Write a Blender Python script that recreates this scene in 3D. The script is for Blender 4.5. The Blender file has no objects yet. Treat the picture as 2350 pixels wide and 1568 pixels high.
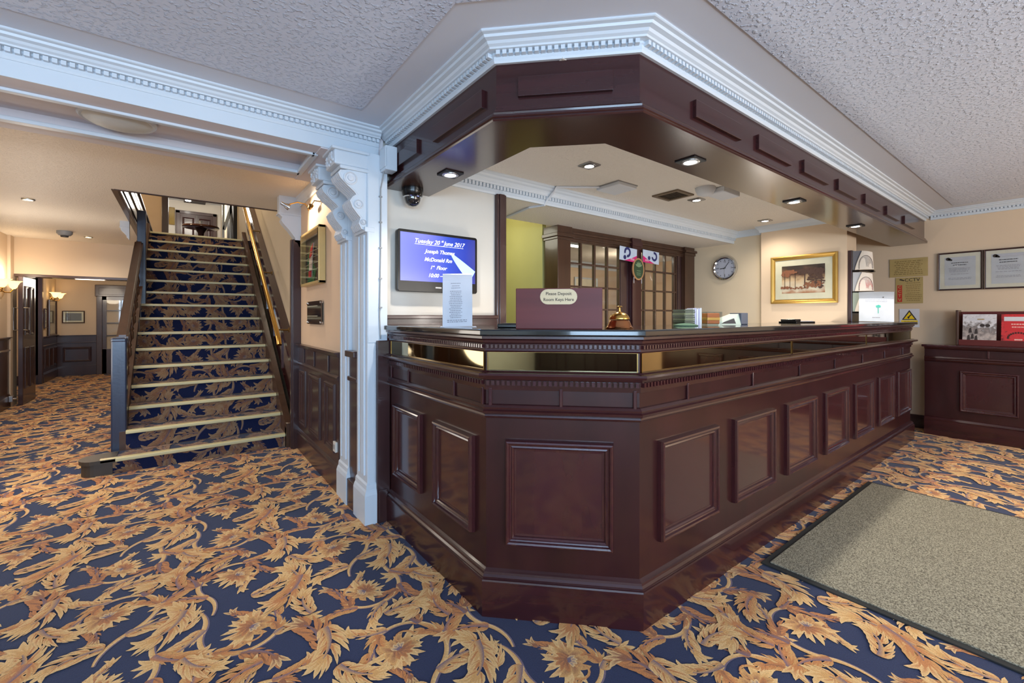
import bpy, bmesh, math, random
from math import sin, cos, pi, radians
from mathutils import Vector, Matrix
from mathutils.geometry import tessellate_polygon
SC = bpy.context.scene
COL = SC.collection

# ---------------------------------------------------------------- colour
def lin(c):
    return tuple((x/255/12.92) if x/255 <= 0.04045 else ((x/255+0.055)/1.055)**2.4 for x in c)

# ---------------------------------------------------------------- materials
MATS = {}
def mat(name, rgb=(200,200,200), rough=0.5, metal=0.0, spec=0.5, coat=0.0, coat_rough=0.1,
        emit=None, estr=0.0, alpha=1.0, trans=0.0, ior=1.45, bump=None, grain=None, mottle=None, sheen=0.0):
    if name in MATS: return MATS[name]
    m = bpy.data.materials.new(name); m.use_nodes = True
    nt = m.node_tree; N = nt.nodes; L = nt.links
    b = N['Principled BSDF']
    c = lin(rgb) + (1,)
    b.inputs['Base Color'].default_value = c
    b.inputs['Roughness'].default_value = rough
    b.inputs['Metallic'].default_value = metal
    b.inputs['Specular IOR Level'].default_value = spec
    b.inputs['Coat Weight'].default_value = coat
    b.inputs['Coat Roughness'].default_value = coat_rough
    b.inputs['IOR'].default_value = ior
    b.inputs['Transmission Weight'].default_value = trans
    b.inputs['Alpha'].default_value = alpha
    b.inputs['Sheen Weight'].default_value = sheen
    if emit:
        b.inputs['Emission Color'].default_value = lin(emit) + (1,)
        b.inputs['Emission Strength'].default_value = estr
    tc = N.new('ShaderNodeTexCoord')
    # every material gets a gentle procedural variation of its colour
    amt, scl, stretch, dark = 0.06, 9.0, (1,1,1), 0.85
    if mottle: amt, scl = mottle
    if grain:
        amt, scl, stretch = grain[0], grain[1], grain[2]
        dark = 0.55
    mp = N.new('ShaderNodeMapping'); mp.inputs['Scale'].default_value = stretch
    L.new(tc.outputs['Object'], mp.inputs['Vector'])
    nz = N.new('ShaderNodeTexNoise'); nz.inputs['Scale'].default_value = scl; nz.inputs['Detail'].default_value = 5
    L.new(mp.outputs['Vector'], nz.inputs['Vector'])
    mx = N.new('ShaderNodeMix'); mx.data_type = 'RGBA'
    mx.inputs['A'].default_value = c
    mx.inputs['B'].default_value = tuple(x*dark for x in c[:3]) + (1,)
    mr = N.new('ShaderNodeMapRange'); mr.inputs['From Min'].default_value = .35; mr.inputs['From Max'].default_value = .7
    mr.inputs['To Max'].default_value = min(1, amt*10) if not grain else amt
    L.new(nz.outputs['Fac'], mr.inputs['Value']); L.new(mr.outputs['Result'], mx.inputs['Factor'])
    L.new(mx.outputs['Result'], b.inputs['Base Color'])
    if bump:
        strength, bscale, dist, detail = bump
        n2 = N.new('ShaderNodeTexNoise'); n2.inputs['Scale'].default_value = bscale; n2.inputs['Detail'].default_value = detail
        L.new(tc.outputs['Object'], n2.inputs['Vector'])
        bp = N.new('ShaderNodeBump'); bp.inputs['Strength'].default_value = strength; bp.inputs['Distance'].default_value = dist
        L.new(n2.outputs['Fac'], bp.inputs['Height']); L.new(bp.outputs['Normal'], b.inputs['Normal'])
    MATS[name] = m
    return m

def glass_mat(name, rgb=(252,253,252), refl=0.12, tint=0.985):
    if name in MATS: return MATS[name]
    m = bpy.data.materials.new(name); m.use_nodes = True
    nt = m.node_tree; N = nt.nodes; L = nt.links
    N.remove(N['Principled BSDF'])
    out = N['Material Output']
    tr = N.new('ShaderNodeBsdfTransparent'); tr.inputs['Color'].default_value = tuple(x*tint for x in lin(rgb)) + (1,)
    gl = N.new('ShaderNodeBsdfGlossy'); gl.inputs['Roughness'].default_value = 0.03
    lw0 = N.new('ShaderNodeLayerWeight'); lw0.inputs['Blend'].default_value = .5
    pw = N.new('ShaderNodeMath'); pw.operation='POWER'; pw.inputs[1].default_value = 4
    L.new(lw0.outputs['Facing'], pw.inputs[0])
    lw = N.new('ShaderNodeMapRange'); lw.inputs['To Min'].default_value = .03; lw.inputs['To Max'].default_value = .7
    L.new(pw.outputs[0], lw.inputs['Value'])
    ms = N.new('ShaderNodeMixShader')
    L.new(lw.outputs[0], ms.inputs['Fac']); L.new(tr.outputs[0], ms.inputs[1]); L.new(gl.outputs[0], ms.inputs[2])
    L.new(ms.outputs[0], out.inputs['Surface'])
    MATS[name] = m
    return m

# ---------------------------------------------------------------- mesh building
class MB:
    """collects shapes and links them as one mesh object"""
    def __init__(s): s.v = []; s.f = []; s.m = []; s.mi = 0
    def add(s, vs, fs):
        o = len(s.v); s.v += [tuple(p) for p in vs]
        for f in fs: s.f.append(tuple(i+o for i in f)); s.m.append(s.mi)
        return s
    def box(s, x0, y0, z0, x1, y1, z1, M=None):
        vs = [(x,y,z) for z in (z0,z1) for y in (y0,y1) for x in (x0,x1)]
        if M is not None: vs = [M @ Vector(p) for p in vs]
        return s.add(vs, [(0,2,3,1),(4,5,7,6),(0,1,5,4),(2,6,7,3),(0,4,6,2),(1,3,7,5)])
    def bbox(s, x0, y0, z0, x1, y1, z1, b=.003, M=None):
        """box with chamfered edges"""
        bm = bmesh.new()
        r = bmesh.ops.create_cube(bm, size=1.0)
        for v in bm.verts:
            v.co = Vector(((x0+x1)/2 + v.co.x*(x1-x0), (y0+y1)/2 + v.co.y*(y1-y0), (z0+z1)/2 + v.co.z*(z1-z0)))
        bmesh.ops.bevel(bm, geom=bm.edges[:], offset=b, segments=2, profile=.5, affect='EDGES')
        return s.frombm(bm, M)
    def frombm(s, bm, M=None):
        bm.verts.index_update()
        s.add([(M @ v.co) if M is not None else v.co.copy() for v in bm.verts], [[v.index for v in f.verts] for f in bm.faces])
        bm.free(); return s
    def prism(s, poly, z0, z1, M=None):
        """poly: CCW list of (x, y); extruded along z (before M)"""
        n = len(poly)
        vs = [(x,y,z0) for x,y in poly] + [(x,y,z1) for x,y in poly]
        if M is not None: vs = [M @ Vector(p) for p in vs]
        fs = [tuple(range(n-1,-1,-1)), tuple(range(n,2*n))] + [(i,(i+1)%n,(i+1)%n+n,i+n) for i in range(n)]
        return s.add(vs, fs)
    def lathe(s, prof, n=24, M=None, cap=True):
        """prof: list of (r, z) bottom to top around local z"""
        vs = []; fs = []
        for r,z in prof:
            for i in range(n):
                a = 2*pi*i/n; vs.append((r*cos(a), r*sin(a), z))
        for k in range(len(prof)-1):
            for i in range(n):
                j = (i+1)%n
                fs.append((k*n+i, k*n+j, (k+1)*n+j, (k+1)*n+i))
        if cap:
            fs.append(tuple(range(n-1,-1,-1))); fs.append(tuple((len(prof)-1)*n+i for i in range(n)))
        if M is not None: vs = [M @ Vector(p) for p in vs]
        return s.add(vs, fs)
    def tube(s, pts, r, n=8, cap=True):
        pts = [Vector(p) for p in pts]; rs = r if isinstance(r,(list,tuple)) else [r]*len(pts)
        vs = []; fs = []
        up = Vector((0,0,1))
        t0 = (pts[1]-pts[0]).normalized()
        if abs(t0.dot(up)) > .95: up = Vector((1,0,0))
        for i,p in enumerate(pts):
            a = pts[max(0,i-1)]; b = pts[min(len(pts)-1,i+1)]
            t = (b-a).normalized()
            x = t.cross(up).normalized(); y = x.cross(t).normalized()
            for k in range(n):
                an = 2*pi*k/n
                vs.append(p + x*cos(an)*rs[i] + y*sin(an)*rs[i])
        for i in range(len(pts)-1):
            for k in range(n):
                j = (k+1)%n
                fs.append((i*n+k, i*n+j, (i+1)*n+j, (i+1)*n+k))
        if cap:
            fs.append(tuple(range(n-1,-1,-1))); fs.append(tuple((len(pts)-1)*n+k for k in range(n)))
        return s.add(vs, fs)
    def sweep(s, path, prof, closed=False, endcap=True):
        """path: list of (x, y); prof: list of (offset to the right of travel, z), mitred at the corners"""
        n = len(path); m = len(prof); vs = []
        P = [Vector(p) for p in path]
        for i in range(n):
            if closed or 0 < i < n-1:
                d0 = (P[i]-P[i-1]).normalized(); d1 = (P[(i+1)%n]-P[i]).normalized()
            elif i == 0: d0 = d1 = (P[1]-P[0]).normalized()
            else: d0 = d1 = (P[i]-P[i-1]).normalized()
            n0 = Vector((d0.y,-d0.x)); n1 = Vector((d1.y,-d1.x))
            b = (n0+n1).normalized(); k = 1/max(.2, b.dot(n0))
            for o,z in prof: vs.append((P[i].x+b.x*o*k, P[i].y+b.y*o*k, z))
        fs = []
        for i in range(n if closed else n-1):
            j = (i+1)%n
            for k in range(m-1): fs.append((i*m+k, i*m+k+1, j*m+k+1, j*m+k))
        if endcap and not closed:
            fs.append(tuple(range(m))); fs.append(tuple((n-1)*m+k for k in range(m-1,-1,-1)))
        return s.add(vs, fs)
    def grid_rect(s, o, u, v):
        o,u,v = Vector(o),Vector(u),Vector(v)
        return s.add([o,o+u,o+u+v,o+v],[(0,1,2,3)])
    def build(s, name, m, parent=None, smooth=False, loc=None, bevel=0, fix=True):
        me = bpy.data.meshes.new(name)
        org = Vector(loc) if loc is not None else Vector((0,0,0))
        me.from_pydata([Vector(p)-org for p in s.v], [], s.f)
        ms = m if isinstance(m,(list,tuple)) else [m]
        for x in ms: me.materials.append(x)
        if len(ms) > 1:
            for i,p in enumerate(me.polygons): p.material_index = s.m[i]
        if fix:
            bm = bmesh.new(); bm.from_mesh(me); bmesh.ops.recalc_face_normals(bm, faces=bm.faces); bm.to_mesh(me); bm.free()
        if smooth:
            for p in me.polygons: p.use_smooth = True
            if smooth is not True:
                try: me.set_sharp_from_angle(angle=radians(smooth))
                except Exception: pass
        o = bpy.data.objects.new(name, me); COL.objects.link(o)
        if parent is not None:
            o.parent = parent
            pl = WORLD.get(parent.name, Vector((0,0,0)))
            o.location = org - pl
            WORLD[o.name] = org
        else:
            o.location = org; WORLD[o.name] = org
        if bevel:
            md = o.modifiers.new('bevel','BEVEL'); md.width = bevel; md.segments = 2; md.limit_method = 'ANGLE'
        return o
WORLD = {}     # where each object's origin stands

def tag(o, label, cat=None, group=None, kind=None):
    if label: o['label'] = label
    if cat: o['category'] = cat
    if group: o['group'] = group
    if kind: o['kind'] = kind
    return o
def thing(name, loc, label, cat, group=None):
    o = bpy.data.objects.new(name, None); COL.objects.link(o); o.location = loc; o.empty_display_size = .05
    WORLD[o.name] = Vector(loc)
    return tag(o, label, cat, group)
def struct(o): o['kind'] = 'structure'; return o
def sroot(name, loc=(0,0,0)):
    o = bpy.data.objects.new(name, None); COL.objects.link(o); o.location = loc; o.empty_display_size = .05
    WORLD[o.name] = Vector(loc); o['kind'] = 'structure'; return o
def kids(o): return [c for c in bpy.data.objects if c.parent == o]
def copy_tree(o, off=None, loc=None, parent=None):
    c = o.copy(); COL.objects.link(c)
    if parent is not None: c.parent = parent
    if off is not None: c.location = o.location + Vector(off)
    if loc is not None: c.location = loc
    WORLD[c.name] = c.location.copy() if parent is None else WORLD[o.name]
    for ch in kids(o): copy_tree(ch, parent=c)
    return c
def text(s, size, M, m, parent=None, name='lettering', align='CENTER', shear=0.0, ext=.0004, bold=0.0, sx=1.0):
    cu = bpy.data.curves.new(name, 'FONT'); cu.body = s; cu.size = size; cu.align_x = align; cu.align_y = 'CENTER'
    cu.shear = shear; cu.extrude = ext; cu.offset = bold; cu.resolution_u = 3
    cu.materials.append(m)
    tmp = bpy.data.objects.new('tmp', cu); COL.objects.link(tmp)
    bpy.context.view_layer.update()
    me = bpy.data.meshes.new_from_object(tmp.evaluated_get(bpy.context.evaluated_depsgraph_get()))
    me.name = name; bpy.data.objects.remove(tmp); 
    o = bpy.data.objects.new(name, me); COL.objects.link(o)
    M = M @ Matrix.Diagonal((sx,1,1,1))
    if parent is not None:
        o.parent = parent; M = Matrix.Translation(-WORLD.get(parent.name, Vector((0,0,0)))) @ M
    o.matrix_local = M
    return o
def frame_M(o, xdir, ydir):
    """matrix with origin o and local x, y along xdir, ydir"""
    x = Vector(xdir).normalized(); y = Vector(ydir).normalized(); z = x.cross(y)
    M = Matrix.Identity(4)
    for i in range(3): M[i][0]=x[i]; M[i][1]=y[i]; M[i][2]=z[i]; M[i][3]=o[i]
    return M
# frames for things on walls: local x to the viewer's right, local y up, local z out of the wall
def on_back(x, y, z):  return frame_M((x,y,z),(1,0,0),(0,0,1))      # wall facing -Y
def on_right(x, y, z): return frame_M((x,y,z),(0,-1,0),(0,0,1))     # wall at +X, facing -X
def ellipse(rx, ry, n=32): return [(rx*cos(2*pi*i/n), ry*sin(2*pi*i/n)) for i in range(n)]
def stadium(w, h, n=10):
    r = h/2; out = []
    for i in range(n+1): a = -pi/2+pi*i/n; out.append((w/2-r+r*cos(a), r*sin(a)))
    for i in range(n+1): a = pi/2+pi*i/n; out.append((-w/2+r+r*cos(a), r*sin(a)))
    return out
def rrect(w, h, r, n=5):
    out = []
    for cx,cy,a0 in ((w/2-r,-h/2+r,-pi/2),(w/2-r,h/2-r,0),(-w/2+r,h/2-r,pi/2),(-w/2+r,-h/2+r,pi)):
        for i in range(n+1): a = a0+pi/2*i/n; out.append((cx+r*cos(a), cy+r*sin(a)))
    return out
# ---------------------------------------------------------------- patterned carpet
# acanthus scrolls woven in gold on navy: coloured patches of pile laid as real geometry
NAVY = (38,47,82); GOLD = (214,160,88); ORNG = (196,124,60); PALE = (232,190,124); MAUV = (118,100,116); RUST = (152,96,62)
TILE = 0.86
_tri = []          # (p0, p1, p2, c0, c1, c2, layer)
_lay = [0]
def _poly(pts, cols):
    _lay[0] += 1
    for t in tessellate_polygon([[Vector((p[0],p[1],0)) for p in pts]]):
        _tri.append((pts[t[0]],pts[t[1]],pts[t[2]],cols[t[0]],cols[t[1]],cols[t[2]],_lay[0]))
def _fan(c, cc, pts, cols):
    _lay[0] += 1
    n = len(pts)
    for i in range(n):
        j = (i+1)%n
        _tri.append((c,pts[i],pts[j],cc,cols[i],cols[j],_lay[0]))
def _stroke(pts, ws, col, col2=None):
    L = []; R = []
    for i,p in enumerate(pts):
        a = pts[max(0,i-1)]; b = pts[min(len(pts)-1,i+1)]
        dx,dy = b[0]-a[0], b[1]-a[1]; l = math.hypot(dx,dy) or 1
        nx,ny = -dy/l, dx/l
        L.append((p[0]+nx*ws[i],p[1]+ny*ws[i])); R.append((p[0]-nx*ws[i],p[1]-ny*ws[i]))
    _lay[0] += 1
    for i in range(len(pts)-1):
        c2 = col2 or col
        _tri.append((L[i],R[i],R[i+1],col,c2,c2,_lay[0])); _tri.append((L[i],R[i+1],L[i+1],col,c2,col,_lay[0]))
_R = random.Random(7)
def _lobe(b, ang, ln, w, bend, cin, cout):
    """one pointed finger of a leaf"""
    k = 7; left = []; right = []
    x,y = b; a = ang
    sp = []
    for i in range(k+1):
        sp.append((x,y,a)); x += cos(a)*ln/k; y += sin(a)*ln/k; a += bend/k
    for i,(px,py,pa) in enumerate(sp):
        t = i/k
        ww = w*(.55+.9*t-1.45*t**3) if t<1 else 0
        ww = max(ww, 0.0)*(1+.12*sin(t*19+ang*5))
        left.append((px-sin(pa)*ww,py+cos(pa)*ww)); right.append((px+sin(pa)*ww,py-cos(pa)*ww))
    mid = sp[3]
    pts = left+right[::-1][1:]
    cols = [cin if i/k<.25 else cout for i in range(k+1)]
    cc = cols+cols[::-1][1:]
    _fan((mid[0],mid[1]), cin, pts, cc)
def _leaf(b, ang, ln, w, bend, side=0, n=6, rib=MAUV, hue=0):
    """an acanthus leaf: a bending rib with ragged fingers on both sides (side -1/+1: mostly one side)"""
    k = n*3; x,y = b; a = ang; sp = []
    for i in range(k+1):
        sp.append((x,y,a)); x += cos(a)*ln/k; y += sin(a)*ln/k; a += bend/k*(.5+1.2*i/k)
    co = [(GOLD,PALE),(ORNG,GOLD),(RUST,ORNG)][hue%3]
    for i in range(n):
        t = (i+.3)/n; px,py,pa = sp[int(t*k)]
        e = sin(pi*(.22+.66*t))**.7
        for s in (-1,1):
            f = 1.0 if side==0 or s==side else .42
            L = w*e*f*_R.uniform(.85,1.15)
            for q in (2,1,0):
                _lobe((px,py), pa+s*(.68-.2*t+.38*q), L*(1.18-.26*q), L*.088, -s*(.5+.45*q), co[0] if (i+q)%2 else ORNG, co[1])
    px,py,pa = sp[int(k*.84)]
    for d in (.3,-.3,0): _lobe((px,py), pa+d, w*.8, w*.12, bend*.5+d*2, co[0], PALE)
    _stroke([(p[0],p[1]) for p in sp[:-2]], [w*.11*(1-i/k)+.0012 for i in range(k-1)], rib, co[0])
def _flower(c, r, rot, hue=0):
    """a ragged blossom: a fan of long petals on one side, short curled ones on the other"""
    for i in range(7):
        a = rot-1.5+3.0*i/6; f = _R.uniform(.85,1.2)
        for d in (-.16,.16): _lobe((c[0]-cos(rot)*r*.1,c[1]-sin(rot)*r*.1), a+d, r*f, r*.15, d*3.2, ORNG if i%2 else GOLD, PALE)
    for i in range(5):
        a = rot+pi-1.3+2.6*i/4; f = _R.uniform(.5,.85)
        for d in (-.3,.3): _lobe(c, a+d, r*f, r*.19, d*4.5, RUST, GOLD)
    for i in range(5):
        a = rot-1.1+2.2*i/4
        _lobe((c[0],c[1]), a, r*.52, r*.12, .8, RUST, ORNG)
    for i in range(4): _lobe(c, rot+pi-.9+.6*i, r*.34, r*.10, -.8, MAUV, PALE)
    x,y=c[0]+cos(rot+2.2)*r*.5,c[1]+sin(rot+2.2)*r*.5
    pts=[(x+cos(rot+1+q*.42)*r*.42*(1-q/16),y+sin(rot+1+q*.42)*r*.42*(1-q/16)) for q in range(12)]
    _stroke(pts,[r*.06*(1-q/13) for q in range(12)],GOLD,ORNG)
def _scroll(c, r0, a0, turns, hand, hue=0, fl=.3, w=.15, tail=.12):
    """a stem that winds in to a flower and throws leaves outwards"""
    n = 44; pts = []
    for i in range(n+1):
        t = i/n; r = r0*(1-t)*.72+r0*.28; a = a0+hand*turns*2*pi*t
        pts.append((c[0]+cos(a)*r, c[1]+sin(a)*r))
    def tang(i):
        a = pts[max(0,i-1)]; b = pts[min(n,i+1)]; return math.atan2(b[1]-a[1],b[0]-a[0])
    # the stem comes in from outside in an opposite bend
    a = tang(0); x,y = pts[0]; back = []
    for q in range(9):
        a += hand*.10; x -= cos(a)*tail/9; y -= sin(a)*tail/9; back.append((x,y))
    full = back[::-1]+pts
    _stroke([(p[0]+.004,p[1]-.004) for p in full], [.011*min(1,.35+i/12)*(1-.5*i/len(full)) for i in range(len(full))], MAUV)
    _stroke(full, [.0095*min(1,.35+i/12)*(1-.5*i/len(full)) for i in range(len(full))], GOLD, PALE)
    for j,i in enumerate((0,6,13,20,28,36)):
        sc = (1-.5*i/n)
        _leaf(pts[i], tang(i)-hand*.28, w*1.2*sc, w*.70*sc, -hand*1.0, -hand, 4, MAUV, hue+j)
    for i in (8,22,34):
        _leaf(pts[i], tang(i)+hand*.45, w*.62*(1-.3*i/n), w*.46, hand*1.6, 0, 3, RUST, hue+1)
    _flower(c, r0*fl*1.2, a0, hue)
def _build_tile():
    T = TILE
    _scroll((.25*T,.27*T), .20*T, 2.6, .95, 1, 0, .50, .155, .16)
    _scroll((.74*T,.22*T), .19*T, .5, .92, -1, 1, .50, .140, .15)
    _scroll((.73*T,.74*T), .21*T, -1.2, .98, 1, 0, .48, .160, .16)
    _scroll((.24*T,.76*T), .19*T, 3.9, .92, -1, 1, .50, .140, .15)
    for (x,y,a,l,w,b,h) in ((.47,.44,1.2,.20,.11,1.1,0),(.51,.56,-1.9,.20,.11,-1.1,1),(.99,.42,1.2,.18,.10,1.2,0),(.01,.58,-1.8,.18,.10,-1.2,0),
                          (.47,.94,1.4,.19,.10,1.1,2),(.51,1.06,-1.5,.19,.10,-1.2,0),(.98,.96,.9,.17,.10,1.0,1),(.02,1.03,-2.2,.17,.10,-1.0,0),
                          (.49,.20,1.9,.15,.08,-1.0,0),(.50,.80,-1.2,.15,.08,1.0,0),(.0,.22,-1.2,.15,.08,1.0,0),(.0,.80,1.9,.15,.08,-1.0,1),
                          (.28,.51,.1,.15,.08,1.0,0),(.74,.49,3.0,.15,.08,1.0,0),(.26,.01,3.2,.14,.08,1.0,1),(.76,-.02,.2,.14,.08,-1.0,0)):
        _leaf((x*T,y*T), a, l*T*1.25, w*T*1.25, b, 0, 4, MAUV, h)
_build_tile()

def _clip(poly, ax, val, keep):
    """clip a convex polygon of (x, y, rgb) against a line"""
    out = []
    for i in range(len(poly)):
        a = poly[i]; b = poly[(i+1)%len(poly)]
        da = (a[ax]-val)*keep; db = (b[ax]-val)*keep
        if da >= 0: out.append(a)
        if (da >= 0) != (db >= 0):
            t = da/(da-db)
            out.append((a[0]+(b[0]-a[0])*t, a[1]+(b[1]-a[1])*t, tuple(a[2][k]+(b[2][k]-a[2][k])*t for k in range(3))))
    return out
class Pile:
    """patches of pattern placed on flat strips of carpet"""
    def __init__(s): s.v=[]; s.f=[]; s.c=[]
    def strip(s, u0, u1, v0, v1, place, step=3e-6, base=.0004, dens=None, lv=1):
        """pattern window [u0,u1]x[v0,v1] mapped by place(u, v, h) to the world"""
        T = TILE
        lo = [lin(c) for c in ()]
        # the plain navy ground under it
        o = len(s.v)
        for (u,v) in ((u0,v0),(u1,v0),(u1,v1),(u0,v1)): s.v.append(place(u,v,0)); s.c.append(NAVY)
        s.f.append((o,o+1,o+2,o+3))
        i0,i1 = math.floor(u0/T)-1, math.ceil(u1/T)+1
        j0,j1 = math.floor(v0/T)-1, math.ceil(v1/T)+1
        for i in range(i0,i1):
            for j in range(j0,j1):
                ox,oy = i*T, j*T
                if ox+1.35*T < u0 or ox-.35*T > u1 or oy+1.35*T < v0 or oy-.35*T > v1: continue
                inside = ox-.35*T > u0 and ox+1.35*T < u1 and oy-.35*T > v0 and oy+1.35*T < v1
                for (p0,p1,p2,c0,c1,c2,l) in _tri:
                    h = base+l*step
                    if inside: q = [(p0[0]+ox,p0[1]+oy,c0),(p1[0]+ox,p1[1]+oy,c1),(p2[0]+ox,p2[1]+oy,c2)]
                    else:
                        q = [(p0[0]+ox,p0[1]+oy,c0),(p1[0]+ox,p1[1]+oy,c1),(p2[0]+ox,p2[1]+oy,c2)]
                        xs = (q[0][0],q[1][0],q[2][0]); ys = (q[0][1],q[1][1],q[2][1])
                        if max(xs)<u0 or min(xs)>u1 or max(ys)<v0 or min(ys)>v1: continue
                        if min(xs)<u0: q = _clip(q,0,u0,1)
                        if max(xs)>u1: q = _clip(q,0,u1,-1)
                        if min(ys)<v0: q = _clip(q,1,v0,1)
                        if max(ys)>v1: q = _clip(q,1,v1,-1)
                        if len(q) < 3: continue
                    o = len(s.v)
                    for (x,y,c) in q: s.v.append(place(x,y,h)); s.c.append(c)
                    s.f.append(tuple(range(o,o+len(q))))
    def build(s, name, m, parent=None, cmap=None):
        me = bpy.data.meshes.new(name); me.from_pydata(s.v, [], s.f); me.materials.append(m)
        ca = me.color_attributes.new('weave','FLOAT_COLOR','POINT')
        flat = []
        cache = {}
        for c in s.c:
            k = cache.get(c)
            if k is None: k = cache[c] = lin(cmap(c) if cmap else c)+(1.0,)
            flat.extend(k)
        ca.data.foreach_set('color', flat)
        o = bpy.data.objects.new(name, me); COL.objects.link(o)
        WORLD[name] = Vector((0,0,0))
        if parent is not None:
            o.parent = parent; o.location = -WORLD[parent.name]
        return o
def carpet_mat(name='carpet_weave', sat=.95, val=.98):
    if name in MATS: return MATS[name]
    m = bpy.data.materials.new(name); m.use_nodes = True
    nt = m.node_tree; N = nt.nodes; L = nt.links; b = N['Principled BSDF']
    at = N.new('ShaderNodeAttribute'); at.attribute_name = 'weave'
    tc = N.new('ShaderNodeTexCoord')
    nz = N.new('ShaderNodeTexNoise'); nz.inputs['Scale'].default_value = 260; nz.inputs['Detail'].default_value = 2
    L.new(tc.outputs['Object'], nz.inputs['Vector'])
    mr = N.new('ShaderNodeMapRange'); mr.inputs['From Min'].default_value=.3; mr.inputs['From Max'].default_value=.7
    mr.inputs['To Min'].default_value=.78*val; mr.inputs['To Max'].default_value=1.12*val
    L.new(nz.outputs['Fac'], mr.inputs['Value'])
    n2 = N.new('ShaderNodeTexNoise'); n2.inputs['Scale'].default_value = 1.3; n2.inputs['Detail'].default_value = 3
    L.new(tc.outputs['Object'], n2.inputs['Vector'])
    mr2 = N.new('ShaderNodeMapRange'); mr2.inputs['From Min'].default_value=.3; mr2.inputs['From Max'].default_value=.7
    mr2.inputs['To Min'].default_value=.92; mr2.inputs['To Max'].default_value=1.05
    L.new(n2.outputs['Fac'], mr2.inputs['Value'])
    mu = N.new('ShaderNodeMath'); mu.operation='MULTIPLY'; L.new(mr.outputs[0],mu.inputs[0]); L.new(mr2.outputs[0],mu.inputs[1])
    hs = N.new('ShaderNodeHueSaturation'); hs.inputs['Saturation'].default_value = sat
    L.new(at.outputs['Color'], hs.inputs['Color']); L.new(mu.outputs[0], hs.inputs['Value'])
    L.new(hs.outputs['Color'], b.inputs['Base Color'])
    b.inputs['Roughness'].default_value = .95; b.inputs['Specular IOR Level'].default_value = .1
    b.inputs['Sheen Weight'].default_value = .15
    bp = N.new('ShaderNodeBump'); bp.inputs['Strength'].default_value=.35; bp.inputs['Distance'].default_value=.004
    L.new(nz.outputs['Fac'], bp.inputs['Height']); L.new(bp.outputs['Normal'], b.inputs['Normal'])
    MATS[name] = m
    return m
# ---------------------------------------------------------------- the materials of the place
GH = (1,9,1); GX = (.6,9,9)
wood   = mat('mahogany', (55,24,25), .30, spec=.4, coat=.28, coat_rough=.12, grain=(.75,7,(1.2,1.2,.25)))
woodv  = mat('mahogany_trim', (62,26,30), .22, coat=.7, coat_rough=.08, grain=(.5,9,(1,1,.3)))
woodh  = mat('mahogany_long_grain', (57,25,27), .26, spec=.45, coat=.45, coat_rough=.1, grain=(.7,8,(.25,.25,2.5)))
woodd  = mat('dark_oak', (62,38,38), .32, coat=.35, coat_rough=.12, grain=(.6,8,(1.4,1.4,.3)))
woodb  = mat('brown_oak', (74,48,34), .34, coat=.3, grain=(.6,8,(1.4,1.4,.3)))
woodc  = mat('canopy_soffit_wood', (64,40,30), .24, coat=.5, coat_rough=.14, grain=(.5,5,(.3,1,1)))
woodn  = mat('newel_wood_sky_tint', (40,50,74), .3, coat=.5, coat_rough=.2, grain=(.6,14,(1.5,1.5,.2)), bump=(.25,60,.002,3))  # blue in the base colour stands in for reflected sky from the window
redbox = mat('red_brown_laminate', (100,44,42), .42, spec=.3, coat=.0, grain=(.5,6,(.3,.3,3)))
granite= mat('black_granite', (26,28,30), .10, coat=.5, coat_rough=.03, mottle=(.09,300))
white  = mat('white_gloss_paint', (208,216,224), .35, mottle=(.02,3))
whitem = mat('white_matt_paint', (212,215,220), .6, mottle=(.02,3))
beamp  = mat('beam_pale_paint', (216,210,214), .55, mottle=(.03,2))
cream  = mat('cream_wall', (222,204,176), .7, mottle=(.03,2), bump=(.08,120,.002,3))
creamp = mat('peach_wall', (226,196,166), .7, mottle=(.03,2))
creamw = mat('pale_cream_wall', (210,204,194), .7, mottle=(.03,2))
creamy = mat('yellow_wall', (206,200,130), .6, mottle=(.03,2))
creamr = mat('warm_cream_wall', (218,194,166), .7, mottle=(.03,2))
ceilsm = mat('smooth_ceiling_paint', (222,227,238), .6, mottle=(.02,2))
brass  = mat('brass', (214,170,90), .22, metal=1.0)
brassd = mat('aged_brass', (140,112,66), .35, metal=1.0)
goldf  = mat('gilt', (190,150,76), .35, metal=.7, mottle=(.05,20))
chrome = mat('chrome', (210,212,216), .12, metal=1.0)
steel  = mat('brushed_steel', (180,180,182), .3, metal=1.0)
black  = mat('black_plastic', (12,12,14), .25, spec=.3, coat=.2)
blackm = mat('black_matt', (22,22,24), .6)
mirror = mat('bronze_mirror', (156,142,108), .04, metal=1.0)
paper  = mat('white_paper', (214,214,220), .7)
paperc = mat('cream_mount', (232,224,200), .7)
ink    = mat('grey_print', (150,148,156), .8)
inkd   = mat('dark_print', (52,46,44), .8)
nosing = mat('pale_nosing', (208,196,150), .35, mottle=(.03,8))
glass  = glass_mat('clear_glass')
acryl  = glass_mat('acrylic', (245,248,250), tint=.97)
lamp   = mat('lamp_glow', (255,255,250), .4, emit=(255,250,238), estr=30)
lampw  = mat('warm_lamp_glow', (255,240,205), .4, emit=(255,226,170), estr=14)
grey   = mat('grey_plastic', (150,150,150), .5)
greyd  = mat('dark_grey', (70,66,66), .6)
pink   = mat('magenta_print', (214,36,120), .6)
navyp  = mat('navy_print', (40,44,104), .6)
paleb  = mat('pale_blue_print', (196,210,232), .6)
yellow = mat('warning_yellow', (244,206,20), .6)
red    = mat('sign_red', (190,50,34), .6)
goldn  = mat('gold_plaque', (188,164,108), .4, metal=.2)
green  = mat('dark_green_print', (50,74,50), .6)
tan    = mat('tan_rim', (180,134,92), .5)
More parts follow.
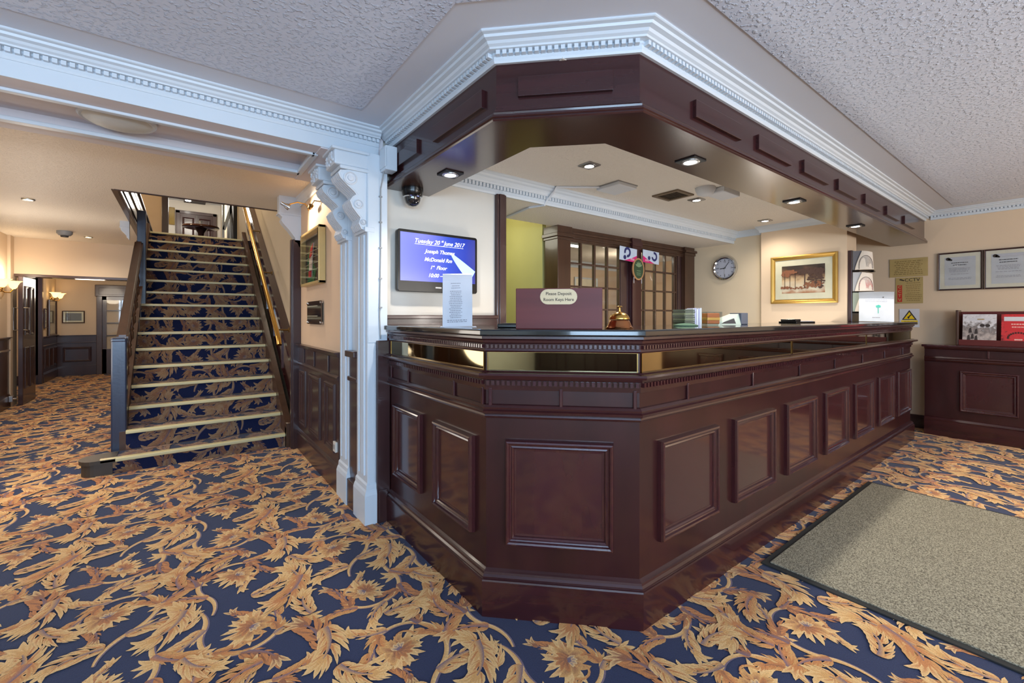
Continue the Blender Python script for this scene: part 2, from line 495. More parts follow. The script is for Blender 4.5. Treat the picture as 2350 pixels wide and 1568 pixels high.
def tex_ceiling(name, rgb, scale, dist, strength):
    if name in MATS: return MATS[name]
    m = bpy.data.materials.new(name); m.use_nodes = True; nt = m.node_tree; N = nt.nodes; L = nt.links; b = N['Principled BSDF']
    b.inputs['Base Color'].default_value = lin(rgb)+(1,); b.inputs['Roughness'].default_value = .55
    tc = N.new('ShaderNodeTexCoord')
    n0 = N.new('ShaderNodeTexNoise'); n0.inputs['Scale'].default_value = scale*.6; n0.inputs['Detail'].default_value = 2
    mx = N.new('ShaderNodeMix'); mx.data_type='VECTOR'; mx.inputs['Factor'].default_value = .06
    L.new(tc.outputs['Object'], n0.inputs['Vector']); L.new(tc.outputs['Object'], mx.inputs['A']); L.new(n0.outputs['Color'], mx.inputs['B'])
    v = N.new('ShaderNodeTexVoronoi'); v.inputs['Scale'].default_value = scale; v.feature='SMOOTH_F1'; v.inputs['Smoothness'].default_value=.3
    L.new(mx.outputs['Result'], v.inputs['Vector'])
    n1 = N.new('ShaderNodeTexNoise'); n1.inputs['Scale'].default_value = scale*1.3; n1.inputs['Detail'].default_value = 5; n1.inputs['Distortion'].default_value=.25
    L.new(tc.outputs['Object'], n1.inputs['Vector'])
    mr = N.new('ShaderNodeMapRange'); mr.inputs['From Min'].default_value=.51; mr.inputs['From Max'].default_value=.68
    L.new(n1.outputs['Fac'], mr.inputs['Value'])
    ad = N.new('ShaderNodeMath'); ad.operation='MULTIPLY_ADD'; ad.inputs[1].default_value=-.04
    L.new(v.outputs['Distance'], ad.inputs[0]); L.new(mr.outputs[0], ad.inputs[2])
    bp = N.new('ShaderNodeBump'); bp.inputs['Strength'].default_value=strength; bp.inputs['Distance'].default_value=dist
    L.new(ad.outputs[0], bp.inputs['Height']); L.new(bp.outputs['Normal'], b.inputs['Normal'])
    MATS[name]=m; return m
ceilt = tex_ceiling('artex_ceiling', (218,226,243), 44, .008, .8)
ceilf = tex_ceiling('fine_artex_ceiling', (232,224,212), 60, .006, .6)
ceilh = tex_ceiling('cream_artex_ceiling', (232,222,208), 75, .005, .5)
def fleck(name, rgb, rgb2, scale):
    m = bpy.data.materials.new(name); m.use_nodes=True; nt=m.node_tree; N=nt.nodes; L=nt.links; b=N['Principled BSDF']
    tc=N.new('ShaderNodeTexCoord'); n=N.new('ShaderNodeTexNoise'); n.inputs['Scale'].default_value=scale; n.inputs['Detail'].default_value=3
    L.new(tc.outputs['Object'],n.inputs['Vector'])
    r=N.new('ShaderNodeValToRGB'); r.color_ramp.elements[0].position=.36; r.color_ramp.elements[1].position=.64
    r.color_ramp.elements[0].color=lin(rgb)+(1,); r.color_ramp.elements[1].color=lin(rgb2)+(1,)
    L.new(n.outputs['Fac'],r.inputs['Fac']); L.new(r.outputs['Color'],b.inputs['Base Color']); b.inputs['Roughness'].default_value=.95
    bp=N.new('ShaderNodeBump'); bp.inputs['Strength'].default_value=.5; bp.inputs['Distance'].default_value=.004
    L.new(n.outputs['Fac'],bp.inputs['Height']); L.new(bp.outputs['Normal'],b.inputs['Normal']); MATS[name]=m; return m
matpile = fleck('flecked_mat_pile', (84,78,64), (172,165,142), 190)
def ramp_tex(name, kind, stops, scale=(1,1,1), nscale=4, detail=6, rough=.5, emit=0, loc=(0,0,0), noise_mix=.5):
    """a printed picture from a gradient disturbed by noise"""
    m=bpy.data.materials.new(name); m.use_nodes=True; nt=m.node_tree; N=nt.nodes; L=nt.links; b=N['Principled BSDF']
    tc=N.new('ShaderNodeTexCoord'); mp=N.new('ShaderNodeMapping'); mp.inputs['Scale'].default_value=scale; mp.inputs['Location'].default_value=loc
    L.new(tc.outputs['Generated'],mp.inputs['Vector'])
    nz=N.new('ShaderNodeTexNoise'); nz.inputs['Scale'].default_value=nscale; nz.inputs['Detail'].default_value=detail; L.new(mp.outputs['Vector'],nz.inputs['Vector'])
    sp=N.new('ShaderNodeSeparateXYZ'); L.new(mp.outputs['Vector'],sp.inputs[0])
    ma=N.new('ShaderNodeMix'); ma.inputs['Factor'].default_value=noise_mix
    L.new(sp.outputs[kind],ma.inputs['A']); L.new(nz.outputs['Fac'],ma.inputs['B'])
    r=N.new('ShaderNodeValToRGB'); e=r.color_ramp.elements
    while len(e)<len(stops): e.new(.5)
    for i,(p,c) in enumerate(stops): e[i].position=p; e[i].color=lin(c)+(1,)
    L.new(ma.outputs['Result'],r.inputs['Fac'])
    if not emit: L.new(r.outputs['Color'],b.inputs['Base Color'])
    else: b.inputs['Base Color'].default_value=(.01,.012,.03,1)
    b.inputs['Roughness'].default_value=rough
    if emit:
        L.new(r.outputs['Color'],b.inputs['Emission Color']); b.inputs['Emission Strength'].default_value=emit
    MATS[name]=m; return m
# ================================================================ the shell of the place
ZC = 2.31            # lobby ceiling
ZH = 2.28            # hall ceiling
ZI = 2.22            # ceiling inside the desk area
YT = 2.60            # the wall behind the desk
XR = 6.35            # right-hand wall
def dentils(mb, path, off, z0, z1, pitch, w, depth):
    """little blocks along a mitred path, standing out to the right of travel from offset off"""
    for i in range(len(path)-1):
        a = Vector(path[i]); b = Vector(path[i+1]); d = (b-a); L = d.length; d.normalize(); n = Vector((d.y,-d.x))
        k = int((L+off*.4)/pitch)
        for q in range(k+1):
            c = a+d*((q+.5)*L/(k+1))
            p0 = c-d*w/2+n*off; p1 = c+d*w/2+n*off; p2 = p1+n*depth; p3 = p0+n*depth
            mb.add([(p0.x,p0.y,z0),(p1.x,p1.y,z0),(p2.x,p2.y,z0),(p3.x,p3.y,z0),(p0.x,p0.y,z1),(p1.x,p1.y,z1),(p2.x,p2.y,z1),(p3.x,p3.y,z1)],
                   [(0,3,2,1),(4,5,6,7),(0,1,5,4),(1,2,6,5),(2,3,7,6),(3,0,4,7)])
def cornice_prof(zb, zt, p):
    h = zt-zb
    return [(0,zb),(.012,zb),(.016,zb+h*.10),(.016,zb+h*.30),(.020,zb+h*.34),(.020,zb+h*.44),(p*.45,zb+h*.46),(p*.48,zb+h*.53),(p*.58,zb+h*.60),
            (p*.64,zb+h*.70),(p*.80,zb+h*.76),(p*.84,zb+h*.86),(p*.97,zb+h*.9),(p,zb+h*.93),(p,zt),(0,zt)]
def cornice(name, path, zb, zt, p, pitch=.026):
    mb = MB(); mb.sweep(path, cornice_prof(zb,zt,p))
    h = zt-zb
    dentils(mb, path, .012, zb+h*.26, zb+h*.45, pitch, pitch*.62, p*.26)
    return struct(mb.build(name, white))
def panel_frame(mb, M, w, h, s=1.0, deep=.016):
    """bolection moulding round a w x h panel centred on M"""
    path = [(-w/2,-h/2),(w/2,-h/2),(w/2,h/2),(-w/2,h/2)]
    prof = [(-.046*s,0),(-.044*s,.004),(-.036*s,.005),(-.034*s,deep*.45),(-.029*s,deep*.62),(-.023*s,deep*.55),(-.019*s,deep*.62),(-.016*s,deep*.95),(-.010*s,deep*1.05),(-.004*s,deep*.95),(-.001,deep*.6),(.001,0)]
    t = MB(); t.sweep(path, prof, closed=True)
    o = len(mb.v); mb.v += [tuple(M @ Vector(p)) for p in t.v]; mb.f += [tuple(i+o for i in f) for f in t.f]; mb.m += [mb.mi]*len(t.f)

# ---- floor
carp = carpet_mat()
pl = Pile()
pl.strip(-2.4, XR, -3.2, 1.5, lambda u,v,h:(u,v,h))
pl.strip(-2.4, 1.05, 1.5, 12.6, lambda u,v,h:(u,v,h))
fl = pl.build('floor', carp); fl['kind']='structure'
mb = MB(); mb.box(-4.2,-3.4,-.08,XR+.2,13.0,-.004)
mb.box(1.05,1.5,-.004,XR,5.4,0)
struct(mb.build('floor_slab', mat('screed',(60,60,80),.9)))

# ---- lobby ceiling: artex with a smooth border
yb, xb = 2.345, .80
mb = MB()
ce = [(1.02,YT),(1.02,1.45),(1.42,1.05),(XR,1.05)]
def off_path(path, o):
    t = MB(); t.sweep(path, [(o,0)], endcap=False) if False else None
    n=len(path); P=[Vector(p) for p in path]; out=[]
    for i in range(n):
        if 0<i<n-1: d0=(P[i]-P[i-1]).normalized(); d1=(P[i+1]-P[i]).normalized()
        elif i==0: d0=d1=(P[1]-P[0]).normalized()
        else: d0=d1=(P[i]-P[i-1]).normalized()
        n0=Vector((d0.y,-d0.x)); n1=Vector((d1.y,-d1.x)); b=(n0+n1).normalized(); k=1/max(.2,b.dot(n0))
        out.append((P[i].x+b.x*o*k, P[i].y+b.y*o*k))
    return out
e0 = off_path(ce, .25)   # inner edge of the smooth band
mb.mi = 0
tex = [(-4.2,-3.4),(XR-.25,-3.4),(XR-.25,e0[3][1]),e0[2],e0[1],(e0[0][0],yb),(-4.2,yb)]
vs = [(x,y,ZC-.004) for x,y in tex]+[(x,y,ZC+.002) for x,y in tex]; n=len(tex)
mb.add(vs,[tuple(range(n-1,-1,-1))]+[(i,(i+1)%n,(i+1)%n+n,i+n) for i in range(n)])
mb.mi = 1
mb.box(-4.2,-3.4,ZC,XR+.2,YT+.2,ZC+.08)
struct(mb.build('ceiling', [ceilt, ceilsm]))

# ---- the walls out of the frame, with the windows that light the lobby
mb = MB()
def wall_with_holes(mb, x0, x1, y0, y1, z1, holes):
    xs = x0
    for (a,b,za,zb) in holes:
        mb.box(xs,y0,0,a,y1,z1); mb.box(a,y0,0,b,y1,za); mb.box(a,y0,zb,b,y1,z1); xs=b
    mb.box(xs,y0,0,x1,y1,z1)
HOL = [(-3.2,-1.7,.85,2.05),(-1.3,.3,.85,2.05),(2.2,4.2,.3,2.05)]
wall_with_holes(mb, -4.2, XR+.2, -3.4, -3.2, ZC, HOL)
struct(mb.build('wall_front', cream))
mb = MB(); mb.box(-4.2,-3.2,.0,XR,-3.16,.8)
for i in range(14):
    panel_frame(mb, frame_M((-3.8+i*.72,-3.16,.42),(-1,0,0),(0,0,1)), .5, .46)
wfd = mb.build('wainscot_front', woodd); struct(wfd); wfd.name='trim_1'
for k,(a,b,za,zb) in enumerate(HOL):
    r = sroot('window_%d'%(k+1), ((a+b)/2,-3.3,za))
    m = MB()
    for q in range(4):
        xx=a+(b-a)*q/3; m.box(xx-.025,-3.33,za,xx+.025,-3.27,zb)
    for zz in (za,(za+zb)/2,zb): m.box(a,-3.32,zz-.025,b,-3.28,zz+.025)
    m.build('window_frame', white, r)
    m = MB(); m.box(a,-3.305,za,b,-3.3,zb); m.build('pane', glass, r)
mb = MB(); mb.box(-4.3,-3.4,0,-4.2,YT,ZC); struct(mb.build('wall_left', cream))

# ---- right wall
mb = MB(); mb.box(XR,-3.4,0,XR+.15,3.3,2.6); struct(mb.build('wall_right', creamr))
mb = MB(); mb.sweep([(XR,3.1),(XR,-3.2)], [(0,0),(.022,0),(.022,.11),(.012,.135),(0,.14)]); struct(mb.build('baseboard_right', woodd))
cornice('trim_2', [(XR,1.0),(XR,-3.2)], 2.225, ZC, .08)

# ---- wall behind the desk, its cornice, the low soffit and the clock wall
mb = MB(); mb.box(.975,YT,0,1.82,YT+.12,ZC); struct(mb.build('wall_back', creamw))
mb = MB(); mb.bbox(1.815,YT-.03,0,1.90,YT+.14,2.09,.006); mb.bbox(1.835,YT-.038,0,1.88,YT-.02,2.09,.003)
struct(mb.build('trim_3', woodd))
mb = MB()
mb.bbox(.98,YT-.035,0,1.815,YT,1.205,.003)
mb.bbox(.98,YT-.05,1.185,1.815,YT,1.21,.004)
struct(mb.build('trim_4', wood))
cornice('trim_5', [(1.3,YT),(5.35,YT)], 2.085, ZI, .09, .03)
mb = MB(); mb.mi=0; mb.box(1.9,YT+.001,2.09,5.6,3.17,ZI+.2); struct(mb.build('ceiling_soffit', ceilf)).name='ceiling.001'
mb = MB()
mb.box(1.2,1.25,ZI,5.6,YT+.001,ZI+.04); struct(mb.build('ceiling', ceilf))
# clock wall and the pier with the picture
mb = MB(); mb.box(5.35,1.9,0,5.45,3.3,2.6); struct(mb.build('wall_clock_side', cream)).name='wall_side'
mb = MB(); mb.box(5.24,1.43,0,5.53,2.23,ZI+.02); struct(mb.build('wall_pier', creamr))
mb = MB(); mb.sweep([(5.35,YT),(5.35,2.23),(5.24,2.23),(5.24,1.43),(5.53,1.43)],[(0,2.15),(.012,2.15),(.02,2.18),(.045,2.205),(.05,ZI),(0,ZI)]); struct(mb.build('trim_6', white))

# ---- beam over the hall opening
mb = MB()
YB0, YB1, ZB = 2.58, 3.28, 2.148
def beam():
    x0,x1 = -4.2,.975
    rx, r0, r1, dz = .62, 2.72, 3.12, .05
    mb.box(x0,YB0,ZB,x1,r0,ZC)               # near cheek
    mb.box(x0,r1,ZB,x1,YB1,ZC)
    mb.box(rx,r0,ZB,x1,r1,ZC)
    mb.box(x0,r0,ZB+dz,rx,r1,ZC)
    mb.box(.62,YB0+.001,ZB-.006,.975,YB1-.001,ZB)
beam()
bo = struct(mb.build('beam', beamp))
mb = MB()
for (a,b) in ((2.70,2.735),(3.10,3.15)):
    mb.bbox(-4.2,a,ZB-.012,.62,b,ZB+.01,.005)
mb.bbox(.60,2.70,ZB-.012,.635,3.15,ZB+.01,.005)
struct(mb.build('trim_7', white))
mb = MB(); mb.sweep([(-4.2,YB0),(.945,YB0)], [(0,ZB),(.006,ZB),(.008,2.215)]+cornice_prof(2.215,ZC,.085)[1:])
dentils(mb, [(-4.2,YB0),(.945,YB0)], .012, 2.238, 2.256, .026, .016, .022)
struct(mb.build('trim_8', white))

# ---- hall: ceiling with the stair opening, walls
HX, HY, HYE = -.434, 4.98, 8.12
mb = MB()
mb.box(-4.2,YB1,ZH,HX,9.0,ZH+.13); mb.box(HX,YB1,ZH,1.0,HY,ZH+.13)
struct(mb.build('ceiling', ceilh))
mb = MB(); mb.box(HX-.02,HY-.012,ZH-.006,.87,HY+.02,ZH+.135); struct(mb.build('trim_9', woodd))
mb = MB(); mb.box(.87,3.0,0,1.0,4.44,ZH+.02); struct(mb.build('wall_hall', creamp))
mb = MB(); mb.box(.90,4.44,0,1.03,16,5.2); struct(mb.build('wall_stair', cream))
mb = MB(); mb.sweep([(.87,4.42),(.87,3.28)],[(0,2.20),(.012,2.2),(.018,2.23),(.04,2.255),(.045,ZH),(0,ZH)]); struct(mb.build('trim_10', whitem))
# dado panelling with the painting above it
def dado(name, path_a, path_b, x, y0, y1, ztop, panels, friezes, m=woodd):
    """panelling on a wall facing -X (y0 near, y1 far)"""
    mb = MB()
    mb.box(x-.018,y0,0,x,y1,ztop)
    P = [(x-.018,y1),(x-.018,y0)]
    mb.sweep(P,[(0,0),(.014,0),(.014,.150),(.010,.165),(.012,.172),(.004,.186),(0,.19)])
    mb.sweep(P,[(0,ztop-.035),(.010,ztop-.03),(.014,ztop-.012),(.028,ztop-.010),(.030,ztop),(0,ztop)])
    zr = ztop-.175
    mb.sweep(P,[(0,zr-.02),(.008,zr-.016),(.014,zr),(.008,zr+.012),(0,zr+.016)])
    for (a,b) in panels: panel_frame(mb, frame_M((x-.018,(a+b)/2,(.25+zr-.05)/2),(0,-1,0),(0,0,1)), b-a, zr-.05-.25)
    for y in friezes: mb.bbox(x-.028,y-.008,zr+.02,x-.018,y+.008,ztop-.035,.003)
    return struct(mb.build(name, m))
dado('trim_11',0,0,.87,3.07,4.33,.955,[(3.15,3.40),(3.55,3.90),(4.04,4.26)],[3.32,3.74,4.1])
mb = MB(); mb.bbox(.80,4.33,0,.872,4.42,1.9,.006); mb.bbox(.79,4.35,0,.81,4.40,1.9,.004)
struct(mb.build('trim_12', woodd))
# the pier between lobby and hall with two panelled pilasters
mb = MB()
mb.box(.878,2.512,0,.975,3.28,ZB); mb.box(.86,2.508,1.05,.972,2.53,ZB)
struct(mb.build('wall_end', white))
mb = MB(); mb.bbox(.905,2.485,0,.983,2.515,1.06,.004); mb.bbox(.915,2.478,0,.965,2.49,.19,.003); struct(mb.build('trim_13', woodd))
mb = MB()
mb.box(.862,2.70,0,.88,2.88,.95); mb.bbox(.835,2.70,.945,.88,2.88,.985,.006); mb.bbox(.85,2.70,.79,.88,2.88,.82,.006); mb.bbox(.84,2.70,0,.88,2.88,.17,.005)
mb.box(.862,3.06,0,.88,3.1,.95)
struct(mb.build('trim_14', woodd))
for k,(a,b) in enumerate(((2.51,2.70),(2.87,3.06))):
    mb = MB()
    mb.bbox(.856,a,.0,.90,b,ZB,.003)
    mb.sweep([(.856,b),(.856,a),(.905,a)] , [(0,0),(.022,0),(.022,.17),(.016,.19),(.010,.20),(.008,.225),(0,.235)])
    c=(a+b)/2
    for dy in (-.045,.045): mb.bbox(.846,c+dy-.012,.27,.858,c+dy+.012,1.68,.004)
    mb.bbox(.849,c-.018,.27,.858,c+.018,1.68,.003)
    mb.bbox(.84,a-.004,1.69,.90,b+.004,1.72,.004)
    struct(mb.build('pilaster' , white)).name='column_%d'%(k+1)

# ---- far hall
WX = -1.83
mb = MB(); mb.box(WX-.1,3.28,0,WX,8.7,ZH); struct(mb.build('wall_left', creamr))
mb = MB(); mb.box(WX,8.75,1.78,HX+.05,8.87,ZH); mb.box(WX-.1,8.6,0,WX+.03,8.87,ZH); struct(mb.build('wall_lintel', creamr))
mb = MB(); mb.bbox(WX-.02,8.74,1.745,HX+.1,8.90,1.782,.004); mb.bbox(WX-.02,8.86,1.745,HX+.1,8.98,1.765,.004); struct(mb.build('trim_15', woodb))
mb = MB()
def dado_left(mb, x, y0, y1, ztop, panels):
    mb.box(x,y0,0,x+.018,y1,ztop)
    P=[(x+.018,y0),(x+.018,y1)]
    mb.sweep(P,[(0,0),(.014,0),(.014,.15),(0,.19)])
    mb.sweep(P,[(0,ztop-.035),(.014,ztop-.012),(.03,ztop-.01),(.03,ztop),(0,ztop)])
    mb.sweep(P,[(0,ztop-.19),(.014,ztop-.175),(0,ztop-.16)])
    for (a,b) in panels: panel_frame(mb, frame_M((x+.018,(a+b)/2,(.25+ztop-.225)/2),(0,1,0),(0,0,1)), b-a, ztop-.225-.25)
dado_left(mb, WX, 3.3, 8.6, .93, [(3.5+i*.66,3.98+i*.66) for i in range(7)]); struct(mb.build('trim_16', woodd))
mb = MB(); mb.box(-3.2,8.87,1.99,1.0,12.6,2.1); struct(mb.build('ceiling', ceilh))
mb = MB(); mb.box(-2.4,8.87,0,-2.3,11.3,2.0); mb.box(-2.4,11.3,0,-2.0,11.4,2.0); mb.box(-2.1,11.3,0,-2.0,12.5,2.0); struct(mb.build('wall_far_left', creamr))
mb = MB(); mb.bbox(-2.03,11.25,0,-1.975,11.33,2.0,.004); mb.bbox(-2.3,11.28,0,-2.03,11.3,.16,.004); struct(mb.build('trim_17', woodd))
mb = MB(); dado_left(mb, -2.0, 11.33, 12.46, .84, [(11.45,11.68),(11.78,12.0),(12.1,12.34)]); struct(mb.build('trim_18', woodd))
mb = MB(); mb.box(-2.1,12.46,0,1.0,12.56,2.05); struct(mb.build('wall_far', creamr))
mb = MB()
mb.box(-1.98,12.44,0,-1.40,12.46,.82); mb.bbox(-1.98,12.42,.80,-1.40,12.46,.825,.004); mb.bbox(-1.98,12.425,.66,-1.40,12.46,.685,.004); mb.bbox(-1.98,12.425,0,-1.40,12.46,.2,.004)
panel_frame(mb, frame_M((-1.69,12.44,.43),(1,0,0),(0,0,1)), .42,.3)
struct(mb.build('trim_19', woodd))
# far glazed door
dr = sroot('door_1', (-1.05,12.45,0))
m = MB(); m.bbox(-1.40,12.36,0,-1.31,12.46,1.72,.006); m.bbox(-.42,12.36,0,-.33,12.46,1.72,.006); m.bbox(-1.42,12.34,1.62,-.3,12.46,1.86,.008); m.bbox(-1.36,12.33,1.66,-.36,12.35,1.80,.004)
m.build('door_frame', woodb, dr)
m = MB(); m.box(-1.31,12.40,0,-.42,12.44,.52); m.box(-1.31,12.40,0,-1.25,12.44,1.62); m.box(-.48,12.40,0,-.42,12.44,1.62); m.box(-1.31,12.40,1.55,-.42,12.44,1.62)
for x in (-1.03,-.82,-.66): m.box(x,12.405,.5,x+.015,12.435,1.58)
for z in (.8,1.06,1.32): m.box(-1.3,12.405,z,-.42,12.435,z+.015)
m.build('door_leaf', woodb, dr)
m = MB(); m.box(-1.26,12.418,.52,-.47,12.422,1.56); m.build('pane', glass, dr)
m = MB(); m.box(-1.28,12.45,.3,-.45,12.455,1.6); m.build('lit_room_beyond', creamr, dr)
# stairwell: parapet panelling on the left, upper floor
mb = MB()
mb.box(HX-.04,HY,ZH-.004,HX,10.4,2.78)
for z,(w) in ((ZH,.016),(2.36,.010),(2.60,.014),(2.74,.02)): mb.bbox(HX-.03,HY,z,HX+w,10.4,z+.03,.004)
struct(mb.build('trim_20', woodb))
mb = MB(); mb.bbox(HX-.004,HY,2.50,HX+.014,10.4,2.585,.003); struct(mb.build('trim_21', mat('polished_strip',(150,140,120),.15,metal=.6)))
mb = MB(); mb.box(-4,HYE-.02,2.30,.9,16,2.414); struct(mb.build('floor_upper', carp if False else mat('upper_carpet',(70,60,70),.95)))
mb = MB(); mb.box(-4,3,4.38,1.1,16,4.5); struct(mb.build('ceiling_upper', whitem))
mb = MB(); mb.box(-4,15.0,2.414,1.1,15.1,4.4); struct(mb.build('wall_upper_far', creamw))
mb = MB(); mb.box(-4,12.0,2.414,-.33,12.1,4.4); mb.box(-4,4.0,2.414,-3.9,12,4.4); mb.box(-4,3.9,2.414,1.1,4.0,4.4); struct(mb.build('wall_upper_left', creamp))
mb = MB(); mb.bbox(-.335,11.94,2.414,-.222,12.12,4.4,.005); struct(mb.build('trim_22', woodd))
mb = MB(); mb.box(.84,10.4,2.414,.95,12.0,4.4); struct(mb.build('trim_23', blackm))
# upper double door
dr = sroot('door_2', (.34,14.98,2.414))
m = MB(); m.bbox(-.12,14.93,2.414,-.03,15,4.1,.005); m.bbox(.71,14.93,2.414,.80,15,4.1,.005); m.bbox(-.12,14.93,4.03,.80,15,4.11,.005); m.build('door_frame', woodd, dr)
for a,b in ((-.03,.335),(.345,.71)):
    m = MB(); m.box(a,14.95,2.414,b,14.99,4.03)
    for z0,z1 in ((2.55,3.15),(3.25,3.93)): panel_frame(m, frame_M(((a+b)/2,14.95,(z0+z1)/2),(1,0,0),(0,0,1)), .26, z1-z0, 1.0, .02)
    m.build('door_leaf', wood, dr)

# ---- room behind the glazed screen
mb = MB(); mb.box(1.5,4.3,0,2.98,4.4,2.6); struct(mb.build('wall_yellow', creamy))
mb = MB(); mb.box(1.88,3.2,0,1.93,4.3,2.6); struct(mb.build('wall_passage', creamy))
cornice('trim_24', [(1.93,4.3),(2.98,4.3)], 2.33, 2.42, .07, .03)
mb = MB(); mb.box(1.5,3.17,2.42,2.95,6.2,2.5); struct(mb.build('ceiling', ceilf))
mb = MB(); mb.box(2.95,3.26,2.20,7.0,6.2,2.28); struct(mb.build('ceiling', ceilf))
mb = MB(); mb.box(2.9,5.6,0,8,5.7,2.6); struct(mb.build('wall_office_far', creamr))
mb = MB(); mb.box(2.93,3.35,0,2.98,5.7,2.6); struct(mb.build('wall_office_left', creamy))
mb = MB(); mb.box(7.0,3.0,0,7.1,5.7,2.6); struct(mb.build('wall_office_right', creamp))
cornice('trim_25', [(2.98,5.6),(7.0,5.6)], 2.09, 2.20, .08, .03)
# ================================================================ reception desk
desk = thing('reception_desk', (2.0,1.3,0), 'long mahogany reception desk with panelled front, bronze mirror band and black granite top', 'reception desk')
DP = [(.985,2.485),(.985,1.472),(1.412,1.045),(5.70,1.045),(5.70,1.55)]
inner = off_path(DP[:4], -.50)
mb = MB()   # body
poly = DP[:4]+[(5.70,1.545),inner[2],inner[1],(1.485,2.485)]
mb.prism(poly[::1], .02, 1.12)
mb.build('body', wood, desk)
DP4 = DP[:5]
def part(name, prof, m, path=DP4): 
    t = MB(); t.sweep(path, prof); return t.build(name, m, desk)
part('skirting', [(0,0),(.026,0),(.028,.142),(.026,.148),(.020,.150),(.022,.158),(.016,.166),(.014,.174),(.008,.178),(0,.184)], woodh)
part('waist_moulding', [(0,.790),(.006,.792),(.010,.800),(.008,.806),(.020,.812),(.022,.822),(.014,.828),(.016,.836),(.008,.845),(0,.848)], woodh)
part('ledge', [(0,.905),(.006,.905),(.008,.922),(.010,.945),(.018,.948),(.022,.957),(.046,.960),(.050,.968),(.046,.976),(.030,.978),(.020,.984),(.006,.985),(0,.985)], woodh)
t = MB(); dentils(t, DP[:4], .008, .926, .944, .021, .012, .012)
t.build('ledge_dentils', woodv, desk)
part('upper_moulding', [(0,1.058),(.006,1.058),(.010,1.064),(.008,1.072),(.010,1.092),(.018,1.096),(.020,1.106),(.028,1.112),(.028,1.122),(0,1.122)], woodh)
t = MB(); dentils(t, DP[:4], .008, 1.074, 1.088, .018, .010, .010)
t.build('upper_dentils', woodv, desk)
FR = {'left': lambda y,z: frame_M((.985,y,z),(0,-1,0),(0,0,1)),
      'cham': lambda s,z: frame_M((.985+.427*s,1.472-.427*s,z),(1,-1,0),(0,0,1)),
      'long': lambda x,z: frame_M((x,1.045,z),(1,0,0),(0,0,1))}
# mirror band: three panes with thin brass beads
def mirror_pane(M, w):
    t = MB(); t.box(-w/2,-.038,.0015,w/2,.038,.0035,M); o = t.build('mirror_pane', mirror, desk)
    b = MB(); b.box(-w/2,-.040,.002,w/2,-.036,.006,M); b.box(-w/2,.036,.002,w/2,.040,.006,M); b.box(-w/2,-.04,.002,-w/2+.004,.04,.006,M); b.box(w/2-.004,-.04,.002,w/2,.04,.006,M)
    b.build('bead', brassd, o)
mirror_pane(FR['left'](1.975,1.021), .99)
mirror_pane(FR['cham'](.5,1.021), .592)
for x0,x1 in ((1.42,2.84),(2.85,4.27),(4.28,5.69)): mirror_pane(FR['long']((x0+x1)/2,1.021), x1-x0)
# panels
def panel(M, w, h, body=wood):
    t = MB(); panel_frame(t, M, w, h, 1.0, .026); 
    t.box(-w/2+.03,-h/2+.03,0,w/2-.03,h/2-.03,.003,M)
    t.build('panel', woodv, desk)
for a,b in ((1.556,1.907),(2.055,2.40)): panel(FR['left']((a+b)/2,.497), b-a, .405)
panel(FR['cham'](.485,.497), .425, .42)
for i in range(7): panel(FR['long'](1.755+i*.607,.497), .45, .405)
def divider(M):
    t = MB(); t.bbox(-.007,-.037,0,.007,.037,.010,.003,M); t.build('frieze_divider', woodv, desk)
for y in (2.22,1.725): divider(FR['left'](y,.877))
divider(FR['cham'](.5,.877))
for i in range(7): divider(FR['long'](1.742+i*.607,.877))
for M in (FR['left'](1.49,.877),FR['left'](2.46,.877),FR['cham'](.03,.877),FR['cham'](.97,.877)): divider(M)
# granite top
outer = off_path(DP[:4], .040)
outer[0] = (outer[0][0],2.485); outer[3]=(5.78,outer[3][1])
inn = off_path(DP[:4], -.53)
t = MB(); bm = bmesh.new()
pts = outer+[(5.78,1.045+.53),inn[2],inn[1],(.985+.53,2.485)]
vs = [bm.verts.new((x,y,1.122)) for x,y in pts]; f = bm.faces.new(vs)
r = bmesh.ops.extrude_face_region(bm, geom=[f]); bmesh.ops.translate(bm, verts=[g for g in r['geom'] if isinstance(g,bmesh.types.BMVert)], vec=(0,0,.028))
bmesh.ops.recalc_face_normals(bm, faces=bm.faces)
bmesh.ops.bevel(bm, geom=[e for e in bm.edges if abs(e.verts[0].co.z-e.verts[1].co.z)<1e-5], offset=.007, segments=3, profile=.5, affect='EDGES')
t.frombm(bm); t.build('granite_top', granite, desk)

# ================================================================ canopy over the desk
can = thing('desk_canopy', (2.0,1.3,1.985), 'mahogany canopy with recessed panels hanging from the ceiling above the desk', 'canopy')
CP = [(1.02,YT),(1.02,1.45),(1.42,1.05),(XR,1.05)]
t = MB(); t.sweep(CP, [(0,2.01),(.0,2.31),(-.02,2.31),(-.02,2.01)]); t.build('fascia', woodh, can)
t = MB(); t.sweep(CP, [(0,1.985),(.022,1.985),(.026,1.991),(.022,1.998),(.026,2.002),(.026,2.010),(.016,2.014),(.018,2.022),(.010,2.030),(.010,2.036),(0,2.040)]); t.build('bottom_moulding', woodh, can)
ci = off_path(CP, -.27)
t = MB(); bm = bmesh.new()
pts = [(CP[0][0],CP[0][1]),CP[1],CP[2],CP[3],(XR,ci[3][1]),ci[2],ci[1],(ci[0][0],YT)]
vs = [bm.verts.new((x,y,1.986)) for x,y in pts]; f = bm.faces.new(vs)
r = bmesh.ops.extrude_face_region(bm, geom=[f]); bmesh.ops.translate(bm, verts=[g for g in r['geom'] if isinstance(g,bmesh.types.BMVert)], vec=(0,0,.03))
t.frombm(bm); t.build('soffit_board', woodc, can)
t = MB(); t.sweep(ci, [(0,1.986),(0,2.24),(.012,2.24),(.012,1.986)]); t.build('inner_face', woodh, can)
